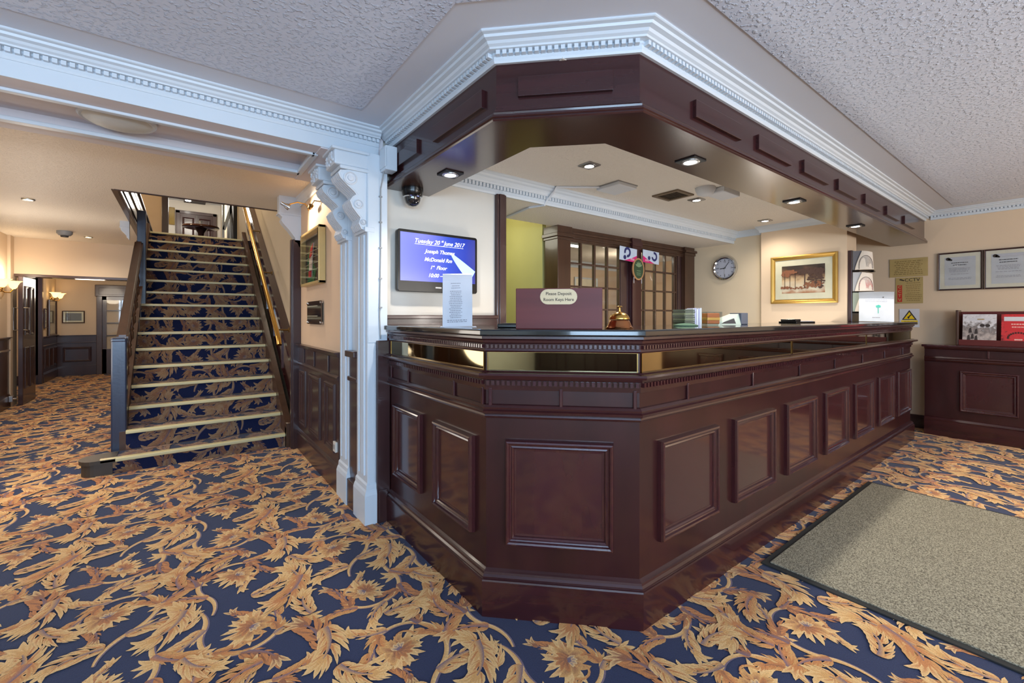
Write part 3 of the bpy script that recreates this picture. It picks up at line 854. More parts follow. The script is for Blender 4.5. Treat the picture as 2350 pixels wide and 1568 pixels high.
FC = {'left': lambda y,z: frame_M((1.02,y,z),(0,-1,0),(0,0,1)),
      'cham': lambda s,z: frame_M((1.02+.4*s,1.45-.4*s,z),(1,-1,0),(0,0,1)),
      'long': lambda x,z: frame_M((x,1.05,z),(1,0,0),(0,0,1))}
def cpanel(M, w, h):
    t = MB(); t.bbox(-w/2,-h/2,-.002,w/2,h/2,.016,.002,M)
    t.build('fascia_panel', woodh, can)
cpanel(FC['left'](1.76,2.117), .45, .078); cpanel(FC['left'](2.32,2.117), .30, .078)
cpanel(FC['cham'](.49,2.122), .375, .078)
for i in range(7): cpanel(FC['long'](2.01+i*.607,2.117), .42, .078)
cornice('trim_26', [(1.02,YT-.03),(1.02,1.45),(1.42,1.05),(XR,1.05)], 2.222, ZC, .10)
# ================================================================ staircase
st = thing('staircase', (.2,4.5,0), 'wooden staircase with patterned navy carpet and pale nosings rising to the upper floor', 'staircase')
SX0, SX1 = -.36, .766
NY = lambda i: 4.47+.2387*(i-1)
NZ = lambda i: .12+.1530*(i-1)
pc = Pile(); v = 0.0
mb = MB(); zp = 0
for i in range(1,17):
    y, z = NY(i), NZ(i); x0 = -.49 if i==1 else SX0
    u0, u1 = x0+3.1, SX1+3.1
    H = z-zp
    pc.strip(u0,u1,v,v+H, lambda u,w,h,y=y,v0=v,zp=zp:(u-3.1, y+.012-h, zp+(w-v0))); v += H
    D = .2387 if i<16 else .6
    pc.strip(u0,u1,v,v+D, lambda u,w,h,y=y,v0=v,z=z:(u-3.1, y+(w-v0), z-.004+h)); v += D
    mb.box(-.40 if i>1 else -.5, y+.013, max(0,zp-.3), SX1+.06, y+.2387+.02, z-.006)
    zp = z
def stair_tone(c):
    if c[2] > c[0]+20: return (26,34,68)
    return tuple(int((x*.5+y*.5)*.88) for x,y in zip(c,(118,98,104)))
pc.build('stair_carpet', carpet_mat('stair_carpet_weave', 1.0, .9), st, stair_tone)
mb.build('stair_frame', woodb, st)
for i in range(1,17):
    t = MB(); x0 = -.49 if i==1 else SX0
    y,z = NY(i),NZ(i)
    t.bbox(x0,y-.010,z-.026,SX1,y+.014,z+.001,.006)
    t.bbox(x0,y+.010,z-.003,SX1,y+.045,z+.0015,.001)
    t.build('nosing', nosing, st)
# curtail end of the bottom step
t = MB(); pts=[(-.48,4.46)]
for k in range(13): a=-pi/2-pi*k/12; pts.append((-.52+.095*cos(a), 4.575+.115*sin(a)))
pts += [(-.40,4.69),(-.40,4.46)]
t.prism(pts[::-1], .092, .12); q=[(-.52+(x+.52)*.86, 4.575+(y-4.575)*.88) for x,y in pts]; t.prism(q[::-1],0,.095)
t.build('curtail_step', mat('curtail_wood',(66,56,46),.5,grain=(.5,10,(1,1,1))), st)
sl = .153/.2387
def slope_bar(mb, x0, x1, ya, yb, zoff, th, b=.004):
    """bar that runs with the flight; zoff above the nosing line"""
    za = NZ(1)+sl*(ya-NY(1))+zoff; zb = NZ(1)+sl*(yb-NY(1))+zoff
    pts = [(x0,ya,za),(x1,ya,za),(x1,ya,za+th),(x0,ya,za+th),(x0,yb,zb),(x1,yb,zb),(x1,yb,zb+th),(x0,yb,zb+th)]
    mb.add(pts,[(0,1,2,3),(7,6,5,4),(0,4,5,1),(1,5,6,2),(2,6,7,3),(3,7,4,0)])
t = MB(); slope_bar(t,-.425,-.362,4.81,8.1,-.20,.27); slope_bar(t,-.43,-.355,4.81,8.1,.068,.022)
t.build('outer_string', woodb, st)
t = MB(); t.box(-.44,4.78,0,-.42,8.1,.02)
n=24
for k in range(n):
    y0=4.78+k*(8.1-4.78)/n; y1=4.78+(k+1)*(8.1-4.78)/n; t.box(-.44,y0,0,-.425,y1,max(.02,NZ(1)+sl*(y0-NY(1))-.18))
t.build('spandrel', woodb, st)
t = MB(); slope_bar(t,SX1,SX1+.045,4.44,8.1,-.22,.30); slope_bar(t,SX1-.004,SX1+.05,4.44,8.1,.078,.02)
t.box(SX1,4.42,0,.87,4.50,.22)
t.build('wall_string', woodb, st)
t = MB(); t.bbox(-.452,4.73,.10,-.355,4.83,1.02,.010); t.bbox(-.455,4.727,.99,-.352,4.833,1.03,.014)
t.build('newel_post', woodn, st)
RZ = lambda y: .985+.575*(y-4.80)
def rail_bar(mb, x0, x1, ya, yb, off, th):
    za,zb = RZ(ya)+off, RZ(yb)+off
    mb.add([(x0,ya,za),(x1,ya,za),(x1,ya,za+th),(x0,ya,za+th),(x0,yb,zb),(x1,yb,zb),(x1,yb,zb+th),(x0,yb,zb+th)],[(0,1,2,3),(7,6,5,4),(0,4,5,1),(1,5,6,2),(2,6,7,3),(3,7,4,0)])
t = MB(); rail_bar(t,-.425,-.35,4.80,6.58,0,.05); rail_bar(t,-.415,-.36,4.80,6.58,-.03,.03); rail_bar(t,-.41,-.365,4.80,6.58,.05,.015); t.build('handrail', woodb, st)
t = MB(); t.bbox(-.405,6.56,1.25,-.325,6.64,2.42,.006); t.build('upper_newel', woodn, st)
for k in range(7):
    y = 4.97+k*.239; z0 = NZ(1)+sl*(y-NY(1))+.085; z1 = RZ(y)-.03
    h=z1-z0
    t = MB(); M = Matrix.Translation((-.39,y,z0))
    pr = [(.017,0),(.017,h*.14),(.010,h*.16),(.019,h*.20),(.012,h*.24),(.022,h*.34),(.011,h*.50),(.020,h*.62),(.010,h*.70),(.018,h*.76),(.011,h*.80),(.016,h*.84),(.016,h)]
    t.lathe(pr,12,M); t.build('baluster', woodb, st, smooth=40)
# panelled dado up the wall side with its own rail
t = MB(); slope_bar(t,.85,.90,4.45,8.4,.08,.52); slope_bar(t,.825,.90,4.45,8.4,.58,.05); slope_bar(t,.835,.87,4.45,8.4,.50,.03)
for k in range(7):
    y=4.62+k*.5; slope_bar(t,.838,.852,y,y+.03,.12,.38)
t.build('wall_dado', woodv, st)
br = thing('brass_handrail', (.72,4.5,1.0), 'polished brass handrail running up the right side of the stairs', 'handrail')
t = MB(); 
za=lambda y: NZ(1)+sl*(y-NY(1))+.83
t.tube([(.72,4.50,za(4.50)-.03),(.72,4.53,za(4.53)-.004),(.72,4.58,za(4.58)),(.72,8.3,za(8.3))], .021, 14); t.build('rail', brass, br, smooth=50)
for y in (4.75,5.75,6.75,7.75):
    t = MB(); t.tube([(.72,y,za(y)-.015),(.735,y,za(y)-.055),(.80,y,za(y)-.06),(.845,y,za(y)-.06)],.008,8); t.lathe([(.024,0),(.024,.008)],14,Matrix.Translation((.846,y,za(y)-.06))@Matrix.Rotation(-pi/2,4,'Y'))
    t.build('bracket', brassd, br, smooth=40)
# ================================================================ things on and round the desk
ZT = 1.150
def px_dir(u, v):
    """direction from the lens used only to reckon where measured things stand"""
    return None
def slab(mb, w, h, t0, t1, M): mb.box(-w/2,-h/2,t0,w/2,h/2,t1,M)
def rows(parent, M, ys, w, h, m, name='print', seed=1, gap=.0006, jit=.25, align='c'):
    R = random.Random(seed); t = MB()
    for y in ys:
        ww = w*(1-R.random()*jit); x0 = -ww/2 if align=='c' else -w/2
        # a line of writing broken into words
        x = x0
        while x < x0+ww:
            k = R.uniform(.05,.16)*w; k=min(k,x0+ww-x); t.box(x,y-h/2,0,x+k*.86,y+h/2,gap,M); x += k+w*.012
    return t.build(name, m, parent)

# ---- recessed downlights
def downlight(x, y, z, label, grp, tone=chrome, sq=True, glow=lamp):
    d = thing('recessed_downlight', (x,y,z), label, 'downlight', grp)
    M = Matrix.Translation((x,y,z))@Matrix.Rotation(pi,4,'X')
    t = MB()
    if sq:
        t2=MB(); t2.bbox(-.055,-.055,-.001,.055,.055,.007,.003,M); t2.build('mounting_plate', blackm if tone is chrome else steel, d)
    t.lathe([(.030,.004),(.032,.011),(.040,.012),(.045,.009),(.046,.004)],28,M); t.build('ring', steel, d, smooth=40)
    t = MB(); t.lathe([(.029,.004),(.029,.009)],24,M); t.build('bulb', glow, d)
    return d
DL = [((1.176,2.11),'downlight in the canopy soffit nearest the dome camera and television'),
      ((2.04,1.204),'brightest downlight in the canopy soffit, just past the corner above the bell'),
      ((3.316,1.198),'downlight halfway along the canopy soffit between two others'),
      ((4.635,1.204),'last downlight in the canopy soffit towards the newspapers')]
for (x,y),l in DL: downlight(x,y,1.985,l,'downlights in the desk canopy')
for (x,y),l in (((2.185,2.02),'small downlight in the pale ceiling behind the canopy corner'),((3.57,2.05),'small ceiling downlight beside the square air vent'),((4.92,2.055),'small ceiling downlight nearest the wall clock and gilt picture')):
    downlight(x,y,ZI-.001,l,'downlights in the ceiling over the desk',tone=steel)
downlight(-1.12,5.87,ZH-.001,'small downlight in the hall ceiling left of the stairs','hall ceiling downlights',sq=False,glow=lampw)
downlight(-1.0,8.15,ZH-.001,'far hall downlight beside the smoke detector','hall ceiling downlights',sq=False,glow=lampw)
# ---- ceiling fittings
d = thing('ceiling_sensor', (2.71,2.22,ZI), 'flat square pale box on the ceiling over the desk at the end of the conduit', 'ceiling sensor')
t = MB(); t.bbox(2.60,2.11,ZI-.03,2.82,2.33,ZI,.006); t.build('casing', whitem, d)
t = MB(); t.bbox(2.595,2.105,ZI-.008,2.825,2.335,ZI,.002); t.build('base_plate', grey, d)
t = MB(); t.tube([(2.60,2.30,ZI-.008),(2.33,2.50,ZI-.008),(2.32,2.51,ZI-.04),(2.30,2.575,2.12),(2.29,2.59,2.083),(2.24,2.72,2.082),(2.30,3.12,2.082)],.009,6)
tag(t.build('cable_conduit', whitem), 'thin white conduit crossing the cornice from the ceiling box to the passage', 'conduit')
d = thing('air_vent', (3.275,2.09,ZI), 'square brown air vent grille in the ceiling over the desk', 'air vent')
t = MB()
for a,b,c,e in ((-.12,-.12,.12,-.09),(-.12,.09,.12,.12),(-.12,-.09,-.09,.09),(.09,-.09,.12,.09)): t.box(3.275+a,2.09+b,ZI-.012,3.275+c,2.09+e,ZI)
t.build('frame', mat('vent_brown',(120,104,84),.5), d)
t = MB()
for k in range(9): t.box(3.19,2.005+k*.02,ZI-.008,3.36,2.012+k*.02,ZI-.002)
t.box(3.18,2.0,ZI-.002,3.37,2.18,ZI); t.build('louvres', mat('vent_dark',(70,60,48),.6), d)
d = thing('ceiling_alarm', (3.40,1.78,ZI), 'round and boxed white alarm fitting on the ceiling close behind the canopy', 'alarm')
t = MB(); t.lathe([(.075,0),(.075,.02),(.06,.05),(.03,.065),(0.001,.068)],24,Matrix.Translation((3.30,1.82,ZI))@Matrix.Rotation(pi,4,'X')); t.build('dome', whitem, d, smooth=50)
t = MB(); t.bbox(3.36,1.70,ZI-.045,3.62,1.86,ZI,.01); t.build('box', whitem, d)
d = thing('smoke_detector', (-1.175,7.8,ZH), 'white smoke detector on the far hall ceiling', 'smoke detector')
t = MB(); t.lathe([(.075,0),(.075,.03),(.055,.055),(.001,.06)],20,Matrix.Translation((-1.175,7.8,ZH))@Matrix.Rotation(pi,4,'X')); t.build('casing', grey, d, smooth=40)
t = MB(); t.lathe([(.04,.058),(.035,.075),(.001,.078)],16,Matrix.Translation((-1.175,7.8,ZH))@Matrix.Rotation(pi,4,'X')); t.build('sensor', greyd, d)
# oval speaker in the beam soffit
d = thing('soffit_speaker', (-.25,2.90,2.19), 'shallow round grey ceiling speaker in the panelled underside of the beam', 'speaker')
M = Matrix.Translation((-.25,2.91,2.186))@Matrix.Rotation(pi,4,'X')
t = MB(); t.lathe([(.150,0),(.150,.010),(.142,.018),(.132,.016)],40,M,cap=False); t.build('rim', white, d, smooth=40)
t = MB(); t.lathe([(.134,.0),(.132,.016),(.11,.030),(.06,.040),(.001,.043)],40,M); t.build('grille', mat('speaker_grey',(206,208,204),.5), d, smooth=50)
# junction box and wiring on the pier
d = thing('junction_box', (.965,2.47,2.05), 'small white electrical box where the canopy meets the beam cornice', 'electrical box')
t = MB(); t.bbox(.93,2.42,2.045,1.0,2.50,2.185,.004); t.build('casing', white, d)
t = MB(); t.bbox(.926,2.416,2.06,.934,2.504,2.17,.002); t.build('cover', white, d)
t = MB(); t.tube([(.94,2.47,2.048),(.93,2.50,1.95),(.932,2.503,1.6),(.925,2.503,1.2),(.93,2.503,1.07)],.0035,6)
for z in (1.9,1.75,1.6,1.42,1.25): t.box(.922,2.498,z,.94,2.507,z+.008)
tag(t.build('alarm_cable', grey), 'thin grey cable clipped down the white pilaster beside the desk', 'cable')
# dome camera
d = thing('ceiling_dome_camera', (1.13,2.50,1.985), 'black dome security camera under the left end of the canopy', 'security camera')
M = Matrix.Translation((1.13,2.50,1.985))@Matrix.Rotation(pi,4,'X')
t = MB(); t.lathe([(.066,0),(.066,.015),(.060,.045),(.056,.05)],32,M); t.build('housing', black, d, smooth=40)
t = MB(); t.lathe([(.050,.05),(.049,.07),(.040,.092),(.022,.106),(.001,.110)],32,M); t.build('dome', mat('dark_dome',(30,30,34),.05,coat=1,coat_rough=.02), d, smooth=60)
t = MB(); t.lathe([(.054,.046),(.056,.052),(.050,.056)],32,M,cap=False); t.build('trim_ring', chrome, d, smooth=60)

# ---- television
TVX, TVY, TVZ, TVW, TVH = 1.335, 2.535, 1.548, .575, .385
tv = thing('television', (TVX,2.56,TVZ), 'black flat television on the pale wall showing a blue welcome screen', 'television')
M = on_back(TVX,TVY,TVZ)
t = MB(); t.prism(rrect(TVW,TVH,.018),-.035,0,M); t.prism(rrect(TVW*.7,TVH*.6,.02),-.065,-.03,M); t.build('casing', black, tv, bevel=.003)
# screen: gradient blue, bright at left
scr = ramp_tex('screen_glow', 0, [(0,(150,160,250)),(.35,(110,120,245)),(.6,(30,80,225)),(.8,(20,60,200)),(1,(70,70,150))], nscale=.5, noise_mix=.12, rough=.15, emit=1.2)
t = MB(); w,h = TVW-.036, TVH-.085
t.box(-w/2,-h/2+.025,.0005,w/2,h/2+.025,.002,M); t.build('screen', scr, tv)
sweepm = mat('screen_pale_blue',(160,205,250),.4,emit=(160,205,250),estr=.8)
t = MB()
top=[];bot=[]
for k in range(13):
    s=k/12; top.append((.075+(w/2-.075)*s, .075-.115*s**1.1)); bot.append((.075+(w/2-.095)*s*.9,.075-.20*s**.8 if s<1 else -.10))
pts=[(x,y,.0024) for x,y in top]; pts2=[(x,y,.0024) for x,y in bot]
V=[M@Vector(p) for p in pts+pts2]; t.add(V,[(i,i+1,13+i+1,13+i) for i in range(12)]); t.build('screen_swoosh', sweepm, tv)
tvt = mat('screen_white',(255,255,255),.5,emit=(255,255,255),estr=1.1)
def tvtext(s,x,y,size): return text(s,size,M@Matrix.Translation((x,y,.0030)),tvt,tv,'lettering',shear=.35,bold=.0002)
tvtext('Tuesday 20   June 2017',.0,.128,.038); tvtext('th',.018,.140,.018)
t = MB(); t.box(-.175,.1075,.0025,.175,.1095,.003,M); t.build('underline', tvt, tv)
tvtext('Joseph Thomas',.0,.068,.034); tvtext('McDonald Rm',-.012,.016,.034); tvtext('1   Floor',-.012,-.034,.034); tvtext('st',-.045,-.024,.016); tvtext('10:00 \u2013 14:00',.008,-.085,.034)
t = MB(); t.box(-.03,-.165,.0005,.012,-.158,.0015,M); t.build('maker_mark', steel, tv)
t = MB(); t.box(-.05,-.05,-.068,.05,.05,-.06,M); t.build('wall_mount', blackm, tv)

# ---- wall clock (on the side wall facing -X)
ck = thing('wall_clock', (5.335,2.69,1.797), 'round chrome wall clock with pale grey face and thin black hands', 'clock')
M = on_right(5.335,2.69,1.797)
t = MB(); t.lathe([(.120,-.014),(.150,-.014),(.152,.008),(.143,.024),(.130,.028),(.118,.016)],40,M,cap=False); t.build('rim', chrome, ck, smooth=40)
t = MB(); t.lathe([(.122,-.012),(.122,.008)],40,M); t.build('face', mat('clock_face',(176,180,196),.4), ck)
t = MB()
for k in range(12):
    a=k*pi/6; R_=Matrix.Rotation(a,4,'Z'); t.box(-.003,.095 if k%3 else .088,.008,.003,.108,.0095,M@R_)
t.build('hour_marks', inkd, ck)
for s,(x,y) in (('12',(0,.078)),('3',(.08,0)),('6',(0,-.08)),('9',(-.08,0))): text(s,.028,M@Matrix.Translation((x,y,.009)),inkd,ck,'numeral')
t = MB(); t.box(-.004,-.012,.010,.004,.060,.0115,M@Matrix.Rotation(radians(95),4,'Z')); t.build('hour_hand', black, ck)
t = MB(); t.box(-.0025,-.015,.012,.0025,.092,.0135,M@Matrix.Rotation(radians(-38),4,'Z')); t.build('minute_hand', black, ck)
t = MB(); t.box(-.001,-.02,.014,.001,.095,.015,M@Matrix.Rotation(radians(178),4,'Z')); t.build('second_hand', grey, ck)

# ---- pictures
def picture(name, M, loc, w, h, fw, fd, fm, label, cat, mount=.0, pm=None, mm=None, glassy=True):
    o = thing(name, loc, label, cat)
    t = MB(); path=[(-w/2,-h/2),(w/2,-h/2),(w/2,h/2),(-w/2,h/2)]
    q = MB(); q.sweep(path,[(-fw,0),(-fw,fd*.55),(-fw*.75,fd*.62),(-fw*.6,fd*.8),(-fw*.3,fd),(-.002,fd*.9),(0,fd*.5),(0,0)],closed=True)
    t.v=[tuple(M@Vector(p)) for p in q.v]; t.f=list(q.f); t.m=[0]*len(q.f); t.build('frame', fm, o)
    if mount:
        t = MB(); slab(t,w-2*fw+.004,h-2*fw+.004,0,fd*.35,M); t.build('mount', mm or paperc, o)
        t = MB(); slab(t,w-2*fw-2*mount,h-2*fw-2*mount,fd*.30,fd*.40,M); t.build('print', pm, o)
    else:
        t = MB(); slab(t,w-2*fw+.004,h-2*fw+.004,0,fd*.35,M); t.build('print', pm, o)
    if glassy:
        t = MB(); slab(t,w-2*fw,h-2*fw,fd*.5,fd*.52,M); t.build('glass', glass, o)
    return o
autumn = ramp_tex('autumn_wood_print', 2, [(0,(96,52,34)),(.22,(176,108,70)),(.34,(240,226,204)),(.48,(226,190,150)),(.60,(120,84,66)),(.72,(66,52,48)),(1,(50,42,42))], nscale=3.2, noise_mix=.45, loc=(.3,.1,.02))
ap = picture('framed_picture', on_right(5.238,1.81,1.598), (5.238,1.81,1.598), .62, .515, .045, .03, goldf, 'gilt framed picture of misty autumn trees on the cream pier', 'picture', .065, autumn)
t = MB(); M = on_right(5.222,1.81,1.598)
for x,r in ((-.17,.002),(-.12,.0015),(-.07,.0018),(.02,.0045),(.12,.003),(.17,.0025)):
    t.box(x-r,-.10,0,x+r,.07,.0015,M)
RT=random.Random(5)
def clump(x,y,rx,ry,n):
    for k in range(n):
        a=k*2.4; rr=(k/n)**.5; r_=RT.uniform(.008,.017); t.prism([(x+rx*rr*cos(a)+r_*cos(b*pi/3+k),y+ry*rr*sin(a)+r_*.7*sin(b*pi/3+k)) for b in range(6)],0,.0006+.00004*k,M)
for x,y,rx,ry,n in ((.04,.078,.085,.028,34),(.14,.070,.055,.040,30),(.11,.01,.06,.06,26),(.165,-.04,.03,.07,22),(-.02,.090,.05,.012,14)): clump(x,y,rx,ry,n)
t.build('painted_trees', mat('tree_brown',(74,52,44),.7), ap)
t = MB()
for x,y,rx,ry,n in ((-.15,.065,.045,.035,26),(-.10,.080,.04,.02,14),(.10,-.06,.09,.03,26),(-.16,-.085,.05,.012,14),(-.04,-.095,.09,.010,14)): clump(x,y,rx,ry,n)
t.build('painted_leaves', mat('autumn_rust',(132,84,58),.7), ap)
# certificates on the right wall
cert = mat('certificate_sheet',(206,206,214),.6)
def certificate(y, label, seed):
    o = picture('framed_certificate', on_right(XR-.008,y,1.667), (XR,y,1.667), .325,.392,.016,.02, woodd, label, 'certificate', .035, cert, mat('certificate_mount',(228,220,204),.6))
    M = on_right(XR-.019,y,1.667)
    t = MB(); t.box(-.065,.115,0,.112,.142,.0008,M); t.build('heading_band', mat('cert_band',(176,178,186),.6), o)
    t = MB()
    for k in range(3): t.lathe([(.016-.004*k,.0),(.016-.004*k,.001)],14,M@Matrix.Translation((-.085+.012*k,.128-.006*k,0)))
    t.build('emblem', inkd, o)
    rows(o,M,[.085,.062],.13,.006,inkd,'print',seed); rows(o,M,[.03,.018,.006,-.006,-.03,-.07,-.082],.17,.004,ink,'print',seed+5)
    return o
certificate(.781,'dark framed certificate with a grey heading, the one nearer the desk',3)
certificate(.452,'dark framed certificate cut by the right edge of the photo',8)
# brass notices
M = on_right(XR-.006,1.178,1.738)
o = thing('brass_notice', (XR,1.178,1.738), 'plain gold coloured notice plate above the CCTV notice', 'notice')
t = MB(); slab(t,.315,.20,0,.004,M); t.build('plate', goldn, o)
rows(o,M@Matrix.Translation((0,0,.004)),[.07,.05,.03,.01,-.01,-.03,-.05,-.07],.25,.006,mat('engraving',(120,96,50),.5),'engraving',4,jit=.35)
M = on_right(XR-.004,1.172,1.488)
o = thing('cctv_sign', (XR,1.172,1.488), 'gold notice headed CCTV with a red upright panel', 'notice')
t = MB(); slab(t,.225,.285,0,.003,M); t.build('plate', goldn, o)
M2 = M@Matrix.Translation((0,0,.0032))
text('CCTV',.048,M2@Matrix.Translation((.025,.112,0)),inkd,o,'lettering',bold=.0004)
t = MB(); t.box(-.098,-.125,0,-.058,.06,.001,M2); t.build('red_panel', red, o)
for k,c in enumerate('CCTV'): text(c,.040,M2@Matrix.Translation((-.078,.038-.047*k,.0012)),goldn,o,'lettering',bold=.001)
t = MB(); t.prism([(-.085,.118),(-.045,.104),(-.038,.114),(-.07,.128)],0,.001,M2); t.build('camera_symbol', inkd, o)
rows(o,M2,[.08,.055,.035,.015,-.005,-.03,-.05,-.07,-.09,-.11],.14,.005,mat('engraving2',(120,90,50),.5),'engraving',6) and None
for c in kids(o):
    if c.name.startswith('engraving'): c.location = c.location+Vector((0,-.035,0))
M = on_right(XR-.004,1.170,1.185)
o = thing('warning_sign', (XR,1.170,1.185), 'white warning sign with a yellow triangle over a yellow strip', 'warning sign')
t = MB(); slab(t,.165,.20,0,.002,M); t.build('sheet', paper, o)
M2 = M@Matrix.Translation((0,.025,.0022))
t = MB(); t.prism([(-.062,-.045),(.062,-.045),(0,.062)],0,.001,M2); t.build('triangle_border', inkd, o)
t = MB(); t.prism([(-.045,-.036),(.045,-.036),(0,.042)],.001,.0018,M2); t.build('triangle', yellow, o)
t = MB(); t.prism([(-.012,-.030),(-.004,-.032),(.006,-.005),(.020,.006),(.014,.012),(.004,.008),(-.004,-.004),(-.020,-.016),(-.014,-.018)],.0018,.0024,M2); t.lathe([(.005,.0018),(.005,.0024)],10,M2@Matrix.Translation((.014,.018,0))); t.build('symbol', inkd, o)
t = MB(); t.box(-.068,-.11,0,.068,-.065,.001,M2@Matrix.Translation((0,.015,0))); t.build('yellow_strip', yellow, o)
rows(o,M2@Matrix.Translation((0,.015,.001)),[-.08,-.095],.11,.005,inkd,'print',2)
M = on_right(XR-.003,1.405,1.27)
t = MB(); slab(t,.12,.20,0,.002,M); o = t.build('wall_leaflet', mat('pale_pink_sheet',(222,206,210),.7), None, loc=(XR-.003,1.405,1.27)); tag(o,'pale pinkish leaflet on the wall half hidden by the curled white sheet','leaflet')  # paper leaflet on the wall, not a sign
rows(o,M@Matrix.Translation((0,0,.002)),[.07,.05,.03,.01,-.02,-.05],.09,.006,ink,'print',9)

# ---- cabinet and brochure rack on the right
cb = thing('panelled_cabinet', (6.2,0,0), 'low mahogany panelled cabinet against the right wall', 'cabinet')
CX=6.085; CY0,CY1=-2.0,1.005
P=[(CX,CY1),(CX,CY0)]
t = MB(); t.box(CX,CY0,.02,XR-.002,CY1,.90); t.build('body', wood, cb)
t = MB(); t.bbox(CX-.03,CY0,.895,XR-.002,CY1+.02,.918,.005); t.build('top', woodv, cb)
def cpart(n,pr): 
    t=MB(); t.sweep([(XR-.002,CY1),(CX,CY1),(CX,CY0)],[(-o,z) for o,z in pr] if False else pr); return t.build(n,woodh,cb)
def cpart2(n,pr):
    t=MB(); t.sweep([(CX,CY1),(CX,CY0)],pr); return t.build(n,woodh,cb)
cpart2('skirting',[(0,0),(.024,0),(.024,.15),(.018,.155),(.020,.165),(.010,.185),(0,.19)])
cpart2('waist_moulding',[(0,.745),(.010,.75),(.016,.765),(.010,.775),(.018,.785),(.012,.798),(0,.80)])
cpart2('top_moulding',[(0,.87),(.006,.872),(.018,.885),(.02,.895),(0,.895)])
for y in (.56,.0,-.6,-1.2):
    M=on_right(CX,y,.47); t=MB(); panel_frame(t,M,.385,.40,1.0,.02); t.box(-.17,-.17,0,.17,.17,.003,M); t.build('panel',woodv,cb)
for y in (.56,.28,-.3,-.9):
    t=MB(); t.bbox(-.007,-.036,0,.007,.036,.009,.003,on_right(CX,y,.836)); t.build('frieze_divider',woodv,cb)
rk = thing('brochure_rack', (6.2,.4,.918), 'dark wooden brochure rack standing on the low cabinet', 'brochure rack')
t = MB(); t.bbox(6.13,.765,.918,6.30,.785,1.265,.004); t.build('side_panel', woodb, rk)
t = MB(); t.bbox(6.13,-.45,.918,6.30,-.43,1.265,.004); t.build('side_panel', woodb, rk)
t = MB(); t.bbox(6.28,-.43,.918,6.30,.765,1.25,.003); t.build('back_board', redbox, rk)
t = MB(); t.bbox(6.125,-.43,.918,6.14,.765,.975,.003); t.bbox(6.13,-.43,.918,6.28,.765,.935,.003); t.build('front_rail', redbox, rk)
phot = ramp_tex('grey_cover_photo', 2, [(0,(60,50,46)),(.3,(190,176,170)),(.5,(120,112,110)),(.62,(222,220,224)),(1,(150,146,150))], nscale=7, noise_mix=.6)
redc = ramp_tex('red_cover_photo', 1, [(0,(120,24,24)),(.35,(196,40,44)),(.6,(205,46,50)),(.8,(90,20,22)),(1,(220,120,90))], nscale=9, noise_mix=.65)
def brochure(y, w, m, label, redone):
    o = thing('brochure', (6.2,y,.936), label, 'brochure', None)
    M = frame_M((6.165,y,1.085),(0,-1,0),(.16,0,1))
    t = MB(); slab(t,w,.28,-.012,0,M); t.build('pages', m, o)
    t = MB(); t.box(-w*.32,.075,0,w*.32,.105,.001,M) if not redone else t.box(-w*.42,.075,0,w*.42,.115,.001,M); t.build('title_panel', paper, o)
    if redone:
        t = MB(); t.box(-w*.42,-.02,0,w*.42,.068,.0008,M); t.build('red_panel', mat('bright_red',(206,44,48),.5), o)
        rows(o,M@Matrix.Translation((0,0,.001)),[.045,.018],w*.5,.010,mat('pale_red',(244,190,180),.5),'print',5)
        t = MB()
        for k in range(13):
            a=pi*k/12; t.box(w*.30*cos(a)-.006,-.085+.05*sin(a)-.008,.0008,w*.30*cos(a)+.006,-.085+.05*sin(a)+.008,.0018,M)
        t.build('arch', mat('arch_dark',(70,26,22),.6), o)
        rows(o,M@Matrix.Translation((0,0,.001)),[-.10],w*.25,.014,mat('pale_red',(244,190,180),.5),'print',7)
    else:
        t = MB()
        for x in (.02,.055):
            t.prism([(x+px_,.03+py_) for px_,py_ in ellipse(.017,.015,14)],.0,.0012,M)
        for q,(x,y_) in enumerate(((-.07,-.09),(-.045,-.08),(-.02,-.095),(-.06,-.02),(-.02,-.03))): t.prism([(x-.012,y_-.025),(x+.012,y_-.02),(x+.006,y_+.03),(x-.008,y_+.02)],0,.001,M)
        t.build('cover_figures', mat('cover_dark',(54,44,42),.5), o)
        rows(o,M@Matrix.Translation((.01,0,.0012)),[.09],.05,.012,mat('gold_print',(180,150,90),.5),'print',3)
    return o
brochure(.628,.225,phot,'grey photographic brochure at the left end of the rack',False)
brochure(.378,.215,redc,'bright red brochure with a white title strip in the rack',True)

# ---- things standing on the desk
# key deposit box
th = radians(-45)
KM = Matrix.Translation((1.262,1.337,ZT))@Matrix.Rotation(th,4,'Z')
kb = thing('key_deposit_box', (1.262,1.337,ZT), 'red brown wooden key deposit box with an oval brass plaque on the desk corner', 'key box')
t = MB(); W=.350
t.bbox(-W/2,-.06,0,W/2,-.045,.166,.002,KM); t.build('front_board', redbox, kb)
t = MB(); t.bbox(-W/2,-.045,0,-W/2+.012,.07,.150,.002,KM); t.bbox(W/2-.012,-.045,0,W/2,.07,.150,.002,KM); t.bbox(-W/2,.058,0,W/2,.07,.150,.002,KM); t.bbox(-W/2+.01,-.045,.0,W/2-.01,.06,.012,.002,KM)
t.build('tray', redbox, kb)
FM = KM@frame_M((0,-.0605,0),(1,0,0),(0,0,1))
PM_ = FM@Matrix.Translation((0,.131,0))
t = MB(); t.prism(stadium(.150,.062),0,.002,PM_); pq=t.build('plaque', mat('pale_brass_plaque',(178,156,122),.4,metal=.35), kb)
text('Please Deposit',.0175,PM_@Matrix.Translation((.0,.012,.0022)),inkd,kb,'lettering',bold=.0002)
text('Room Keys Here',.0175,PM_@Matrix.Translation((.0,-.012,.0022)),inkd,kb,'lettering',bold=.0002)
